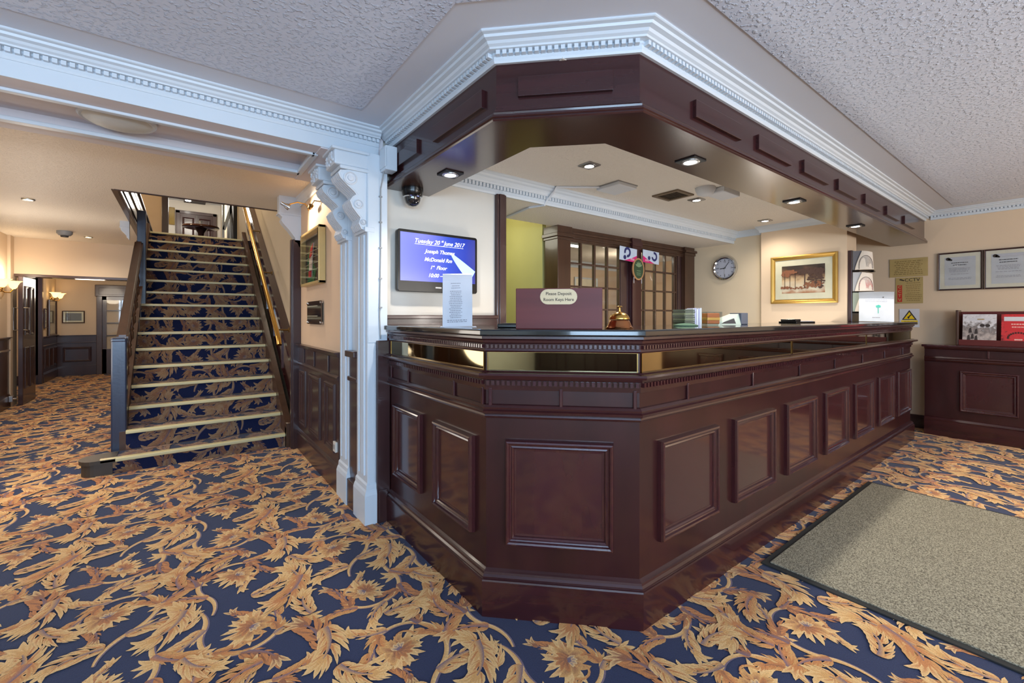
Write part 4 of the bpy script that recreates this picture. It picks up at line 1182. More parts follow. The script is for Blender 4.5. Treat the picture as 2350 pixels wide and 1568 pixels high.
# bell
bl = thing('service_bell', (1.465,1.185,ZT), 'polished brass service bell beside the key deposit box', 'bell')
M = Matrix.Translation((1.465,1.185,ZT))
t = MB(); t.lathe([(.056,0),(.057,.004),(.052,.009),(.050,.012),(.044,.026),(.040,.034),(.038,.036)],36,M); t.build('base', mat('copper_brass',(190,128,84),.18,metal=1), bl, smooth=40)
t = MB(); t.lathe([(.041,.038),(.042,.041),(.041,.046),(.034,.058),(.020,.066),(.010,.069),(.006,.072)],36,M); t.build('dome', brass, bl, smooth=40)
t = MB(); t.lathe([(.006,.070),(.005,.080),(.004,.088),(.011,.090),(.012,.093),(.009,.095)],20,M); t.build('plunger', brass, bl, smooth=40)
# tent leaflet
dirv = Vector((.504,.873)).normalized(); rt = Vector((dirv.y,-dirv.x))
o = thing('standing_leaflet', (1.06,1.83,ZT), 'tall white printed leaflet standing upright on the left of the desk', 'leaflet')
Mf = frame_M((1.062,1.835,ZT+.133),(rt.x,rt.y,.03),(dirv.x*.07,dirv.y*.07,1))
t = MB(); n=10; vs=[]; 
W,H=.142,.262
def curlsheet(mb, W, H, M, curl, th=.0012, bend=.0):
    nx,ny=8,12; vs=[]
    for s in (0,1):
        for j in range(ny+1):
            for i in range(nx+1):
                x=-W/2+W*i/nx; y=-H/2+H*j/ny
                f=j/ny; z=-curl*max(0,f-.82)**2*30*H + bend*(1-(2*i/nx-1)**2) + s*th
                vs.append(M@Vector((x,y,z)))
    fs=[]; N=(nx+1)*(ny+1)
    for j in range(ny):
        for i in range(nx):
            a=j*(nx+1)+i; fs.append((a,a+1,a+nx+2,a+nx+1)); fs.append((N+a,N+a+nx+1,N+a+nx+2,N+a+1))
    bd=[i for i in range(nx+1)]+[j*(nx+1)+nx for j in range(1,ny+1)]+[ny*(nx+1)+i for i in range(nx-1,-1,-1)]+[j*(nx+1) for j in range(ny-1,0,-1)]
    for k in range(len(bd)): a=bd[k]; b=bd[(k+1)%len(bd)]; fs.append((a,N+a,N+b,b))
    mb.add(vs,fs)
curlsheet(t,W,H,Mf,.12); t.build('front_sheet', paper, o, smooth=40)
t = MB(); Mb = frame_M((1.062+dirv.x*.042,1.835+dirv.y*.042,ZT+.128),(rt.x,rt.y,0),(-dirv.x*.28,-dirv.y*.28,1)); slab(t,W,.262,0,.0012,Mb); t.build('back_sheet', paper, o)
t = MB(); t.box(-W/2-.01,-.05,0,W/2+.02,.06,.002,Matrix.Translation((1.07,1.85,ZT))@Matrix.Rotation(math.atan2(rt.y,rt.x),4,'Z')); t.build('foot_sheet', paper, o)
Mt = Mf@Matrix.Translation((-.008,0,.0018))
rows(o,Mt,[.078,.066,.056],.05,.003,ink,'print',3)
rows(o,Mt,[.040-.0085*k for k in range(16)],.066,.0032,ink,'print',11,jit=.35)
rows(o,Mt@Matrix.Translation((.006,0,0)),[-.100,-.108],.10,.004,ink,'print',12,jit=.1)
# items along the desk top
def on_top(x,y,rz=0): return Matrix.Translation((x,y,ZT))@Matrix.Rotation(radians(rz),4,'Z')
DY=1.38
R0=random.Random(3)
gs = thing('booklet_stack', (2.27,DY,ZT), 'stack of dark green booklets on the desk in front of the glazed screen', 'booklets')
for k in range(9):
    t = MB(); dx=R0.uniform(-.003,.003); t.box(-.034+dx,-.05,.0102*k,.034+dx,.05,.0102*k+.0085,on_top(2.27,DY,-20)); t.build('booklet', mat('dark_green_cover',(52,66,50),.5) if k%3 else mat('olive_cover',(92,104,74),.5), gs)
t = MB(); t.lathe([(.06,0),(.062,.004),(.04,.012),(.001,.016)],24,on_top(2.16,1.30)); tag(t.build('green_coaster', mat('green_felt',(70,100,80),.7), None, loc=(2.16,1.30,ZT)),'low dark green dish on the desk beside the green booklets','dish')
pk = thing('leaflet_holder', (2.36,DY,ZT), 'upright pack of blue and white leaflets beside the green booklets', 'leaflets')
for k in range(5):
    t = MB(); t.box(-.022+.0105*k,-.045,0,-.022+.0105*k+.008,.045,.096+.004*sin(k*2.1),on_top(2.365,DY,-32)); t.build('leaflet', mat('lilac_sheet',(176,180,206),.6) if k%2 else mat('pale_sheet',(206,212,220),.6), pk)
am = thing('glass_candle_holder', (2.47,1.33,ZT), 'square amber glass holder on the desk beside the blue leaflets', 'candle holder')
M=on_top(2.47,1.33,-35)
t = MB(); t.bbox(-.046,-.046,0,.046,.046,.006,.002,M)
for a,b,c,e in ((-.046,-.046,.046,-.041),(-.046,.041,.046,.046),(-.046,-.041,-.041,.041),(.041,-.041,.046,.041)): t.box(a,b,.006,c,e,.078,M)
t.build('glass_box', acryl, am)
t = MB(); t.bbox(-.036,-.036,.008,.036,.036,.070,.004,M); t.build('amber_wax', mat('amber',(196,104,48),.25,coat=.6,mottle=(.06,30)), am)
t = MB(); t.bbox(-.037,-.037,.028,.037,.037,.046,.003,M); t.build('gold_band', mat('gold_wax',(226,170,80),.3,metal=.3), am)
wd = thing('desk_calendar', (2.80,1.40,ZT), 'wedge shaped white card stand with a dark end on the desk', 'card stand')
M=on_top(2.79,1.40,-22)
t = MB(); t.add([M@Vector(p) for p in ((-.10,-.05,0),(.07,-.05,0),(.07,.05,0),(-.10,.05,0),(.07,-.03,.068),(.07,.05,.068),(-.10,-.045,.012),(-.10,.05,.012))],[(0,1,4,6),(1,2,5,4),(2,3,7,5),(3,0,6,7),(6,4,5,7),(0,3,2,1)]); t.build('card', mat('pale_green_card',(216,226,206),.5), wd)
t = MB(); t.add([M@Vector(p) for p in ((-.08,-.0515,.006),(.03,-.0515,.006),(.02,-.046,.040),(-.06,-.049,.016))],[(0,1,2,3)]); t.build('print', greyd, wd)
t = MB(); t.bbox(.07,-.05,0,.125,.05,.074,.004,M); t.build('dark_end', mat('slate_plastic',(74,80,96),.4), wd)
tr = thing('pen_tray', (3.98,1.42,ZT), 'low black tray with papers far along the desk', 'tray')
M=on_top(3.98,1.42,-10)
t = MB(); t.bbox(-.13,-.07,0,.13,.07,.012,.003,M); t.build('base', black, tr)
t = MB(); t.bbox(-.12,-.06,.012,-.05,.06,.030,.004,M); t.build('raised_end', black, tr)
t = MB(); t.box(-.04,-.06,.012,.12,.05,.016,M); t.build('papers', paper, tr)
kp = thing('card_terminal', (1.27,1.62,ZT), 'low black card terminal behind the key deposit box', 'card terminal')
M=Matrix.Translation((1.225,1.60,ZT))@Matrix.Rotation(th,4,'Z')
t = MB(); t.bbox(-.07,-.05,0,.07,.05,.018,.004,M); t.build('casing', black, kp)
t = MB(); t.box(-.05,-.03,.018,.03,.03,.020,M); t.build('display', greyd, kp)
# curled white sheet on its stand
o = thing('curled_notice', (5.23,1.20,ZT), 'large curled white notice with green print at the far end of the desk', 'notice')
vd = Vector((1.27,.285)).normalized(); r2 = Vector((vd.y,-vd.x))
Mf = frame_M((5.23,1.20,ZT+.138),(r2.x,r2.y,-.02),(vd.x*.12,vd.y*.12,1))
t = MB(); curlsheet(t,.255,.272,Mf,-.25,bend=.02); t.build('sheet', mat('bright_paper',(222,226,232),.6), o, smooth=40)
t = MB(); t.box(-.14,-.07,0,.16,.07,.003,Matrix.Translation((5.23,1.20,ZT))@Matrix.Rotation(math.atan2(r2.y,r2.x),4,'Z')); t.build('stand', acryl, o)
Mt = Mf@Matrix.Translation((0,0,.022))
t = MB(); t.prism([(.0,-.005),(.03,-.005),(.034,.012),(.018,.022),(-.004,.012)],0,.001,Mt); t.box(.012,-.06,0,.018,-.005,.001,Mt); t.build('green_print', mat('teal_print',(90,200,180),.6), o)
rows(o,Mt,[.10,.085,.07,.055],.16,.004,mat('faint_print',(206,208,216),.7),'print',5); t = MB(); t.lathe([(.006,0),(.006,.001)],10,Mt@Matrix.Translation((.05,.095,0))); t.build('printed_mark', inkd, o)
rows(o,Mt,[-.10],.07,.005,ink,'print',6)

# ---- newspaper rack on the end of the pier
nr = thing('newspaper_rack', (5.38,1.42,1.5), 'dark wooden newspaper rack fixed to the end of the pier', 'newspaper rack')
t = MB(); t.bbox(5.262,1.395,1.15,5.50,1.43,1.855,.004); t.build('back_board', woodd, nr)
NP0=Vector((5.262,1.392)); NP1=Vector((5.35,1.250)); ND=(NP1-NP0); NL=ND.length; ND.normalize(); NN=Vector((ND.y,-ND.x))
if NN.x>0: NN=-NN
def np_pt(f,z,o=0): q=NP0+ND*NL*f+NN*o; return Vector((q.x,q.y,z))
for z in (1.650,1.441,1.242):
    t = MB(); t.tube([np_pt(0,z,-.004),np_pt(1.02,z,-.004),(5.49,1.27,z),(5.495,1.392,z)],.006,8); t.box(5.30,1.30,z-.004,5.49,1.392,z+.002); t.build('pocket', black, nr)
pc1 = ramp_tex('newsprint', 2, [(0,(176,164,150)),(.45,(200,190,178)),(.5,(120,110,104)),(.56,(190,180,170)),(1,(206,196,186))], nscale=24, noise_mix=.8)
pc2 = ramp_tex('newsprint_red', 2, [(0,(180,164,152)),(.4,(200,188,178)),(.48,(196,80,76)),(.55,(195,186,176)),(1,(206,198,188))], nscale=20, noise_mix=.75)
edge = mat('paper_edge',(226,214,200),.7)
def newspaper(z, label, m, grey_m, green=False):
    o = thing('newspaper', (5.32,1.33,z), label, 'newspaper', 'newspapers in the rack')
    H=.185
    # the outer sheet droops out of the pocket in a fold
    t = MB(); n=10; rowsN=8; vs=[]
    for s in (0,1):
        for j in range(rowsN+1):
            b=j/rowsN; l=.10+.34*b**1.3; r=1.0-.07*b
            for i in range(n+1):
                a=i/n; f=l+(r-l)*a
                vs.append(np_pt(f, z+.004+H*b*(1-.10*a), .012+.030*sin(pi*a)*(1-.5*b)+.004*s))
    fs=[]; N=(rowsN+1)*(n+1)
    for j in range(rowsN):
        for i in range(n):
            a=j*(n+1)+i; fs.append((a,a+n+1,a+n+2,a+1)); fs.append((N+a,N+a+1,N+a+n+2,N+a+n+1))
    bd=[i for i in range(n+1)]+[j*(n+1)+n for j in range(1,rowsN+1)]+[rowsN*(n+1)+i for i in range(n-1,-1,-1)]+[j*(n+1) for j in range(rowsN-1,0,-1)]
    for k in range(len(bd)): a=bd[k]; b=bd[(k+1)%len(bd)]; fs.append((a,b,N+b,N+a))
    t.add(vs,fs); t.build('outer_sheet', edge, o, smooth=40)
    # printed front with its arched fold
    t = MB(); pts=[]
    for k in range(15):
        a=pi*k/14; f=.60-.36*cos(a)*-1 if False else .60+.34*cos(pi-a); b=.06+.70*sin(a)**.8 if k not in (0,14) else .03
        u=(f-(.10+.34*b**1.3))/(max(.05,(1.0-.07*b)-(.10+.34*b**1.3))); u=min(1,max(0,u))
        pts.append(np_pt(f, z+.004+H*b*(1-.10*u), .0175+.030*sin(pi*u)*(1-.5*b)))
    c=np_pt(.62,z+.03,.046)
    t.add([c]+pts,[(0,i+1,i+2) for i in range(14)]); 
    t.build('front_page', m, o)
    t = MB(); t.tube(pts,.0022,5); t.build('fold_edge', mat('fold_dark',(80,66,58),.7), o)
    t = MB(); t.add([np_pt(.02,z+.004,.004),np_pt(.20,z+.004,.004),np_pt(.46,z+.19,.004),np_pt(.02,z+.19,.004),np_pt(.02,z+.004,-.001),np_pt(.20,z+.004,-.001),np_pt(.46,z+.19,-.001),np_pt(.02,z+.19,-.001)],[(0,1,2,3),(7,6,5,4),(0,4,5,1),(1,5,6,2),(2,6,7,3),(3,7,4,0)]); t.build('folded_side', grey_m, o)
    return o
newspaper(1.655,'folded newspaper in the top pocket of the rack',pc1,mat('dark_photo_page',(96,94,100),.6))
newspaper(1.446,'folded newspaper with a touch of red in the middle pocket of the rack',pc2,mat('grey_page',(170,170,172),.6))
newspaper(1.247,'folded newspaper in the bottom pocket, half behind the curled notice',pc1,mat('greenish_page',(168,178,164),.6))

# ---- doormat
dm = thing('entrance_mat', (3.1,-.3,0), 'large flecked beige entrance mat lying in front of the desk', 'mat')
t = MB(); t.bbox(2.24,-1.6,.002,3.96,.955,.009,.002); t.build('rubber_border', mat('dark_rubber',(44,44,42),.8), dm)
t = MB(); t.bbox(2.27,-1.57,.006,3.93,.925,.014,.002); t.build('pile', matpile, dm)
# ================================================================ glazed screen behind the desk
ws = sroot('window_4', (4.1,3.13,0))
def wpart(n,m,boxes,par=ws,bev=.004):
    t=MB()
    for b in boxes: t.bbox(*b,bev)
    return t.build(n,m,par)
YS=3.13
wpart('screen_post',woodb,[(2.91,3.10,0,3.085,3.29,2.0),(2.90,3.09,1.96,3.10,3.30,1.985),(2.885,3.075,1.985,3.115,3.31,2.02),(2.90,3.09,2.02,3.10,3.30,2.092)])
wpart('header',woodb,[(3.085,3.12,1.965,5.33,3.20,2.092),(3.085,3.10,2.03,5.33,3.12,2.05),(3.09,3.105,1.985,5.3,3.12,1.995)])
wpart('screen_post',woodv,[(4.05,3.09,0,4.213,3.22,2.092),(4.04,3.08,2.0,4.225,3.23,2.05)])
wpart('screen_post',woodb,[(5.115,3.09,0,5.335,3.24,2.092),(5.10,3.08,1.985,5.345,3.25,2.02),(5.09,3.06,2.02,5.35,3.26,2.05)])
wpart('lower_panel',woodd,[(3.085,3.13,0,5.2,3.17,.9)])
def sash(x0,x1,bars,zs=(1.275,1.507,1.740)):
    f=MB(); f.bbox(x0,YS,.88,x1,YS+.04,.94,.004); f.bbox(x0,YS,1.955,x1,YS+.04,1.975,.003); f.bbox(x0,YS,.88,x0+.02,YS+.04,1.97,.003); f.bbox(x1-.02,YS,.88,x1,YS+.04,1.97,.003)
    for x in bars: f.bbox(x-.011,YS+.002,.93,x+.011,YS+.038,1.965,.004)
    for z in zs+(1.043,): f.bbox(x0,YS+.004,z-.010,x1,YS+.036,z+.010,.004)
    fo=f.build('window_frame',woodb,ws)
    g=MB(); g.box(x0+.01,YS+.018,.93,x1-.01,YS+.021,1.965); g.build('pane',glass,fo)
sash(3.095,3.89,(3.271,3.477,3.678)); sash(4.225,5.00,(4.333,4.547,4.751,4.946))
wpart('stile',woodd,[(3.88,3.12,0,3.985,3.18,1.97),(4.0,3.14,0,4.045,3.2,1.97),(5.0,3.12,0,5.05,3.18,1.97),(5.06,3.14,0,5.11,3.2,1.97)])
# two hanging posters and the oval sign
def poster(x0,x1,z0,z1,tilt,label,flip):
    cx,cz=(x0+x1)/2,(z0+z1)/2; w,h=x1-x0,z1-z0
    o=thing('small_poster',(cx,3.065,cz),label,'poster')
    M=on_back(cx,3.065,cz)@Matrix.Rotation(radians(tilt),4,'Z')
    t=MB(); slab(t,w,h,0,.003,M); t.build('sheet',paleb,o)
    s=-1 if flip else 1
    q=[(-w*.22,-h*.5),(w*.5,-h*.5),(w*.5,h*.02),(w*.2,-h*.24)]
    if flip: q=[(-x,y) for x,y in q][::-1]
    t=MB(); t.prism(q,.003,.004,M); t.build('pink_wedge',pink,o)
    t=MB(); r=h*.34; cx_,cy_=(-.06*w,.14*h) if not flip else (.2*w,.08*h)
    n=20; vs=[]; fs=[]
    for k in range(n+1):
        a=radians(200-300*k/n) if not flip else radians(110-280*k/n)
        for rr in (r*.58,r*1.12): vs.append(M@Vector((cx_+rr*cos(a),cy_+rr*sin(a),.0045)))
    fs=[(2*k,2*k+1,2*k+3,2*k+2) for k in range(n)]
    t.add(vs,fs); t.prism([(-.2*w+.16*h*cos(q),-.26*h+.16*h*sin(q)) if not flip else (-.12*w+.16*h*cos(q),-.1*h+.16*h*sin(q)) for q in [k*pi/7 for k in range(14)]],.003,.0045,M)
    t.build('loop_mark',navyp,o)
    rows(o,M@Matrix.Translation((w*.25*s,-h*.36,.004)),[0,.012],w*.25,.006,paper,'print',4)
poster(3.79,4.09,1.815,1.965,-3,'small white poster with a dark loop and pink corner, left of the green oval sign',False)
poster(4.20,4.51,1.82,1.965,-2,'small white poster with a dark loop and pink corner, right of the green oval sign',True)
o=thing('oval_sign',(4.10,3.06,1.737),'oval dark green sign with a tan rim hanging on the screen post','sign')
M=on_back(4.115,3.07,1.737)
t=MB(); t.prism(ellipse(.105,.125,36),0,.012,M); t.build('rim',tan,o)
t=MB(); t.prism(ellipse(.085,.107,36),.012,.015,M); t.build('face',green,o)
t=MB()
for k in range(5):
    a=radians(30+30*k); t.prism([(0,.02),(.045*cos(a)-.012*sin(a),.02+.045*sin(a)+.012*cos(a)),(.07*cos(a),.02+.07*sin(a)),(.045*cos(a)+.012*sin(a),.02+.045*sin(a)-.012*cos(a))],.015,.0165,M)
t.build('leaf_emblem',mat('sage',(120,146,110),.6),o)
rows(o,M@Matrix.Translation((0,0,.015)),[-.02,-.045,-.065],.09,.008,mat('sage',(120,146,110),.6),'print',2)
for x in (-.07,.07):
    t=MB(); t.box(x-.003,-.16,.0,x+.003,-.085,.004,M); t.build('hanging_tag',paper,o)
# things in the room behind the screen
o=picture('wall_mirror',on_back(3.9,5.58,1.45),(3.9,5.58,1.45),.5,.9,.05,.03,goldf,'tall gilt framed mirror seen through the left bay of the screen','mirror',0,mat('mirror_silver',(190,190,186),.05,metal=1),None,False)
dr = sroot('door_3', (4.6,5.58,0)); t=MB(); t.bbox(4.35,5.55,0,4.44,5.6,2.05,.005); t.bbox(5.3,5.55,0,5.39,5.6,2.05,.005); t.bbox(4.35,5.55,1.97,5.39,5.6,2.06,.005); t.build('door_frame',white,dr); t=MB(); t.box(4.44,5.57,0,5.3,5.6,1.97); t.build('door_leaf',creamw,dr)
o=picture('octagonal_notice_board',on_back(5.95,5.58,1.62),(5.95,5.58,1.62),.6,.6,.03,.02,white,'pale framed board seen through the right bay of the screen','notice board',0,paperc,None,False)
o=thing('red_armchair',(6.3,4.6,0),'red upholstered chair seen through the right bay of the screen','chair')
t=MB(); t.bbox(6.0,4.3,.38,6.55,4.85,.52,.03); t.build('seat',mat('red_fabric',(168,48,40),.8),o)
t=MB(); t.bbox(6.0,4.8,.42,6.55,4.92,1.35,.04); t.build('backrest',mat('red_fabric',(168,48,40),.8),o)
for x in (6.03,6.50):
    for y in (4.33,4.88):
        t=MB(); t.bbox(x-.02,y-.02,0,x+.02,y+.02,.40,.004); t.build('leg',woodd,o)
o=thing('ceiling_strip_light',(3.7,4.19,2.2),'long white fluorescent strip light above the room behind the screen','strip light')
t=MB(); t.bbox(2.99,4.15,2.165,4.35,4.23,2.20,.006); t.build('casing',white,o); t=MB(); t.bbox(3.0,4.16,2.145,4.33,4.22,2.167,.004); t.build('tube',mat('strip_glow',(255,255,250),.4,emit=(255,252,240),estr=5),o)

# ================================================================ corbels
def corbel(y0,y1,label):
    o=thing('scroll_corbel',(.86,(y0+y1)/2,1.73),label,'corbel','carved corbels under the beam')
    X=.858
    prof=[(0,1.70),(.020,1.705),(.036,1.735),(.026,1.77),(.044,1.79),(.072,1.825),(.086,1.86),(.070,1.885),(.050,1.90),(.062,1.915),(.100,1.945),(.138,1.98),(.150,2.005),(.138,2.025),(.110,2.03),(0,2.03)]
    M=frame_M((X,0,0),(-1,0,0),(0,0,1))       # local x outwards from the wall, local y up, local z along +Y
    t=MB(); t.prism(prof,y0+.012,y1-.012,M); t.build('bracket',white,o)
    # ribs that roll down the front
    t=MB(); n=6
    for k in range(n):
        a=y0+.014+(y1-y0-.028)*k/n; b=a+(y1-y0-.028)/n*.62
        p2=[(x+.011 if 0<i<len(prof)-2 else x,z) for i,(x,z) in enumerate(prof)]
        t.prism(p2,a,b,M)
    t.build('carved_ribs',whitem,o)
    t=MB(); t.bbox(X-.155,y0-.004,2.03,X+.01,y1+.004,2.05,.004); t.bbox(X-.185,y0+.002,2.05,X+.01,y1-.002,2.135,.012); t.bbox(X-.20,y0-.01,2.13,X+.01,y1+.01,2.147,.004)
    t.build('top_block',white,o)
    t=MB()
    R=random.Random(int(y0*100))
    for k in range(26):
        yy=R.uniform(y0+.02,y1-.02); zz=R.uniform(2.06,2.125); t.lathe([(.011,0),(.008,.006),(.001,.009)],8,frame_M((X-.184,yy,zz),(0,-1,0),(0,0,1)))
    t.build('carved_beads',whitem,o)
    for (x_,z_,r_) in ((.095,1.985,.038),(.050,1.845,.026),(.022,1.745,.016)):
        for yy,s in ((y0+.012,-1),(y1-.012,1)):
            Mv=frame_M((X-x_,yy,z_),(1,0,0),(0,0,1)) if s<0 else frame_M((X-x_,yy,z_),(-1,0,0),(0,0,1))
            t=MB(); t.lathe([(r_,0),(r_,.006),(r_*.8,.010),(r_*.7,.004),(r_*.45,.004),(r_*.4,.012),(.001,.014)],18,Mv); t.build('volute',whitem,o)
corbel(2.51,2.70,'carved white scroll corbel on the pilaster nearest the television')
corbel(2.87,3.06,'carved white scroll corbel on the pilaster nearest the painting')
def plain_corbel(x,y0,y1,zt,s,sx,label):
    o=thing('plain_corbel',(x,y0,zt),label,'corbel')
    M=frame_M((x,0,0),(-1*sx,0,0),(0,0,1))
    p=[(0,zt-.46*s),(.02*s,zt-.44*s),(.03*s,zt-.41*s),(.055*s,zt-.40*s),(.05*s,zt-.37*s),(.10*s,zt-.30*s),(.15*s,zt-.245*s),(.165*s,zt-.22*s),(.155*s,zt-.19*s),(.18*s,zt-.17*s),(.18*s,zt),(0,zt)]
    p2=[(a,b) for a,b in p]
    t=MB(); 
    if sx>0: t.prism(p2,y0,y1,M)
    else: t.prism(p2,-y1,-y0,M)
    t.build('bracket',whitem,o)
    t=MB(); t.bbox(min(x,x-.19*s*sx),y0-.008,zt-.17*s,max(x,x-.19*s*sx),y1+.008,zt-.155*s,.003); t.build('band',whitem,o)
plain_corbel(.872,4.33,4.43,ZH,1.0,1,'plain white corbel at the top of the wooden post beside the stairs')
plain_corbel(-.47,6.56,6.64,ZH,.45,1,'small white corbel under the hall ceiling left of the upper newel')

# ================================================================ wall with the sports frame
def shadowbox():
    o=thing('display_frame',(.85,3.785,1.675),'deep gilt display frame showing red white and green cloth on the peach wall','display frame')
    X0,X1=.868,.818; y0,y1=3.47,4.10; z0,z1=1.455,1.895
    t=MB(); 
    for a,b,c,e in ((y0,z0,y1,z0+.022),(y0,z1-.022,y1,z1),(y0,z0,y0+.022,z1),(y1-.022,z0,y1,z1)): t.bbox(X1,a,b,X0,c,e,.003)
    t.build('frame',mat('pale_gilt',(214,186,126),.3,metal=.4),o)
    t=MB(); t.box(X0-.012,y0+.02,z0+.02,X0,y1-.02,z1-.02); t.build('backing',mat('dark_backing',(56,44,32),.7,mottle=(.09,8)),o)
    M=frame_M((X0-.014,(y0+y1)/2,(z0+z1)/2),(0,-1,0),(0,0,1))
    t=MB(); t.prism([(-.20,-.19),(.02,-.19),(.10,-.10),(.02,-.06),(-.05,.02),(-.02,.14),(-.12,.10),(-.2,.02)],0,.004,M); t.build('green_cloth',mat('green_cloth',(40,110,60),.8),o)
    t=MB(); t.prism([(-.12,-.15),(-.03,-.15),(-.01,-.02),(.03,.12),(-.04,.08),(-.11,.02)],.004,.010,M); t.build('white_cloth',mat('pink_white_cloth',(236,214,206),.8),o)
    t=MB(); t.prism([(-.12,-.15),(-.03,-.15),(-.025,-.10),(-.12,-.10)],.010,.014,M); t.prism([(-.10,.0),(-.0,.03),(.03,.12),(-.06,.08)],.010,.014,M); t.build('red_cloth',mat('red_cloth',(200,40,50),.8),o)
    t=MB()
    for z in (-.05,-.10,.0,.05): t.box(-.28,z,.014,.28,z+.004,.016,M)
    t.build('glazing_lines',mat('pale_line',(170,170,150),.4),o)
    t=MB(); t.box(-.29,-.2,.040,.29,.2,.042,M); t.build('glass',glass,o)
shadowbox()
o=thing('plaque_sign',(.86,3.76,1.235),'small square acrylic plaque on steel studs below the display frame','plaque')
M=frame_M((.855,3.76,1.232),(0,-1,0),(0,0,1))
t=MB(); slab(t,.46,.185,0,.006,M); t.build('plate',mat('smoked_mirror',(120,104,92),.08,metal=.9),o)
for x in (-.215,.215):
    for y in (-.078,.078):
        t=MB(); t.lathe([(.010,-.010),(.010,.010),(.006,.014)],12,M@Matrix.Translation((x,y,0))); t.build('stud',chrome,o,smooth=40)
t=MB()
for y in (-.03,.05): t.box(-.22,y,.006,.12,y+.006,.007,M)
t.build('engraving',mat('pale_line',(170,170,150),.4),o)
# wall lamps above it
o=thing('picture_light',(.87,4.0,2.14),'brass picture light on a long curved arm above the display frame','wall light')
t=MB(); t.lathe([(.022,0),(.022,.008),(.012,.012)],16,frame_M((.868,4.02,2.13),(0,-1,0),(0,0,1))); t.build('wall_plate',brass,o,smooth=40)
t=MB(); t.tube([(.866,4.02,2.13),(.84,4.02,2.16),(.78,4.02,2.165),(.72,4.02,2.14),(.70,4.02,2.12)],.005,8); t.build('arm',brass,o,smooth=60)
M=Matrix.Translation((.70,4.02,2.12))@Matrix.Rotation(radians(115),4,'Y')
t=MB(); t.lathe([(.012,-.05),(.014,-.02),(.024,.0),(.027,.02)],18,M,cap=False); t.build('lamp_head',steel,o,smooth=40)
t=MB(); t.lathe([(.018,.0),(.022,.016)],16,Matrix.Translation((.70,4.02,2.12))@Matrix.Rotation(radians(115),4,'Y')); t.build('bulb',lampw,o)
o=thing('wall_spotlight',(.86,3.70,2.09),'small steel spotlight close to the peach wall, nearer the pilasters','wall light')
t=MB(); t.tube([(.868,3.66,2.11),(.83,3.66,2.11),(.82,3.72,2.08)],.006,8); t.build('arm',steel,o)
t=MB(); t.lathe([(.016,-.02),(.018,.03)],14,Matrix.Translation((.82,3.74,2.075))@Matrix.Rotation(radians(80),4,'X')); t.build('lamp_head',brassd,o,smooth=40)
# socket at the foot of the wall
o=thing('wall_socket',(.845,3.14,.3),'small cream socket low on the hall panelling behind the pilasters','socket')
t=MB(); t.bbox(.836,3.095,.27,.852,3.155,.34,.003); t.build('plate',creamw,o); t=MB(); t.box(.834,3.11,.29,.8365,3.14,.32); t.build('switch',grey,o)

# ================================================================ far hall furniture
def sconce(x,y,z,sx,label):
    o=thing('wall_sconce',(x,y,z),label,'wall light')
    t=MB(); t.lathe([(.04,0),(.035,.012),(.015,.02)],18,frame_M((x,y,z-.05),(0,1,0),(0,0,1)) if sx>0 else frame_M((x,y,z-.05),(0,-1,0),(0,0,1))); t.build('wall_plate',brass,o,smooth=40)
    for s in (-1,1):
        t=MB(); t.tube([(x+.02*sx,y,z-.05),(x+.05*sx,y+.08*s,z-.09),(x+.08*sx,y+.17*s,z-.09),(x+.10*sx,y+.22*s,z-.04)],.007,8); t.build('arm',brass,o,smooth=60)
        M=Matrix.Translation((x+.10*sx,y+.22*s,z-.04))
        t=MB(); t.lathe([(.018,0),(.034,.02),(.042,.05),(.060,.085),(.085,.10)],20,M,cap=False); sh=t.build('shade',mat('glowing_glass_shade',(255,236,190),.4,emit=(255,214,140),estr=2.6),o,smooth=60)
        t=MB(); t.lathe([(.016,.015),(.022,.04),(.014,.065)],12,M); t.build('bulb',lampw,sh)
sconce(WX,8.17,1.60,1,'brass twin-arm wall light with flared glass shades on the left hall wall')
sconce(-2.0,12.0,1.60,1,'small twin wall light above the tall picture in the far hall')
# open door leaf with pull handles
dr=sroot('door_4',(-1.72,8.9,0))
t=MB(); t.bbox(-1.745,8.66,.01,-1.70,9.30,1.745,.004)
for z0,z1 in ((.22,.78),(.95,1.62)):
    for y0,y1 in ((8.74,8.92),(8.99,9.17)): panel_frame(t,frame_M((-1.70,(y0+y1)/2,(z0+z1)/2),(0,1,0),(0,0,1)),y1-y0,z1-z0,.7,.012)
t.build('door_leaf',woodd,dr)
for x,s in ((-1.70,1),(-1.745,-1)):
    t=MB(); t.tube([(x,8.70,1.02),(x+.05*s,8.70,1.02),(x+.05*s,8.70,1.32),(x,8.70,1.32)],.010,8); t.build('door_handle',steel,dr)
o=thing('door_holder',(-1.78,8.5,.12),'small steel door holder on the skirting beside the open door','door stop')
t=MB(); t.bbox(-1.80,8.50,.08,-1.76,8.56,.16,.006); t.build('body',steel,o); t=MB(); t.tube([(-1.76,8.53,.12),(-1.73,8.53,.12)],.012,10); t.build('magnet',chrome,o)
sk=ramp_tex('pencil_print',2,[(0,(150,146,130)),(.4,(200,196,180)),(.6,(160,156,146)),(1,(215,212,200))],nscale=6,noise_mix=.7)
picture('framed_print',frame_M((-1.985,12.0,1.18),(0,1,0),(0,0,1)),(-1.985,12.0,1.18),.60,.68,.03,.03,woodd,'tall dark framed print lit by a lamp in the far hall','picture',.07,sk)
picture('framed_print',frame_M((-1.985,11.50,1.17),(0,1,0),(0,0,1)),(-1.985,11.50,1.17),.20,.36,.02,.02,woodd,'narrow framed print left of the tall lit print','picture',.03,sk)
picture('framed_photographs',on_back(-1.745,12.445,1.195),(-1.745,12.445,1.195),.33,.25,.018,.02,woodd,'wide dark framed pair of photographs on the far end wall','picture',.03,mat('photo_grey',(120,118,120),.5))
t=MB(); t.bbox(-1.40,11.80,1.90,-.5,12.44,1.985,.004); 
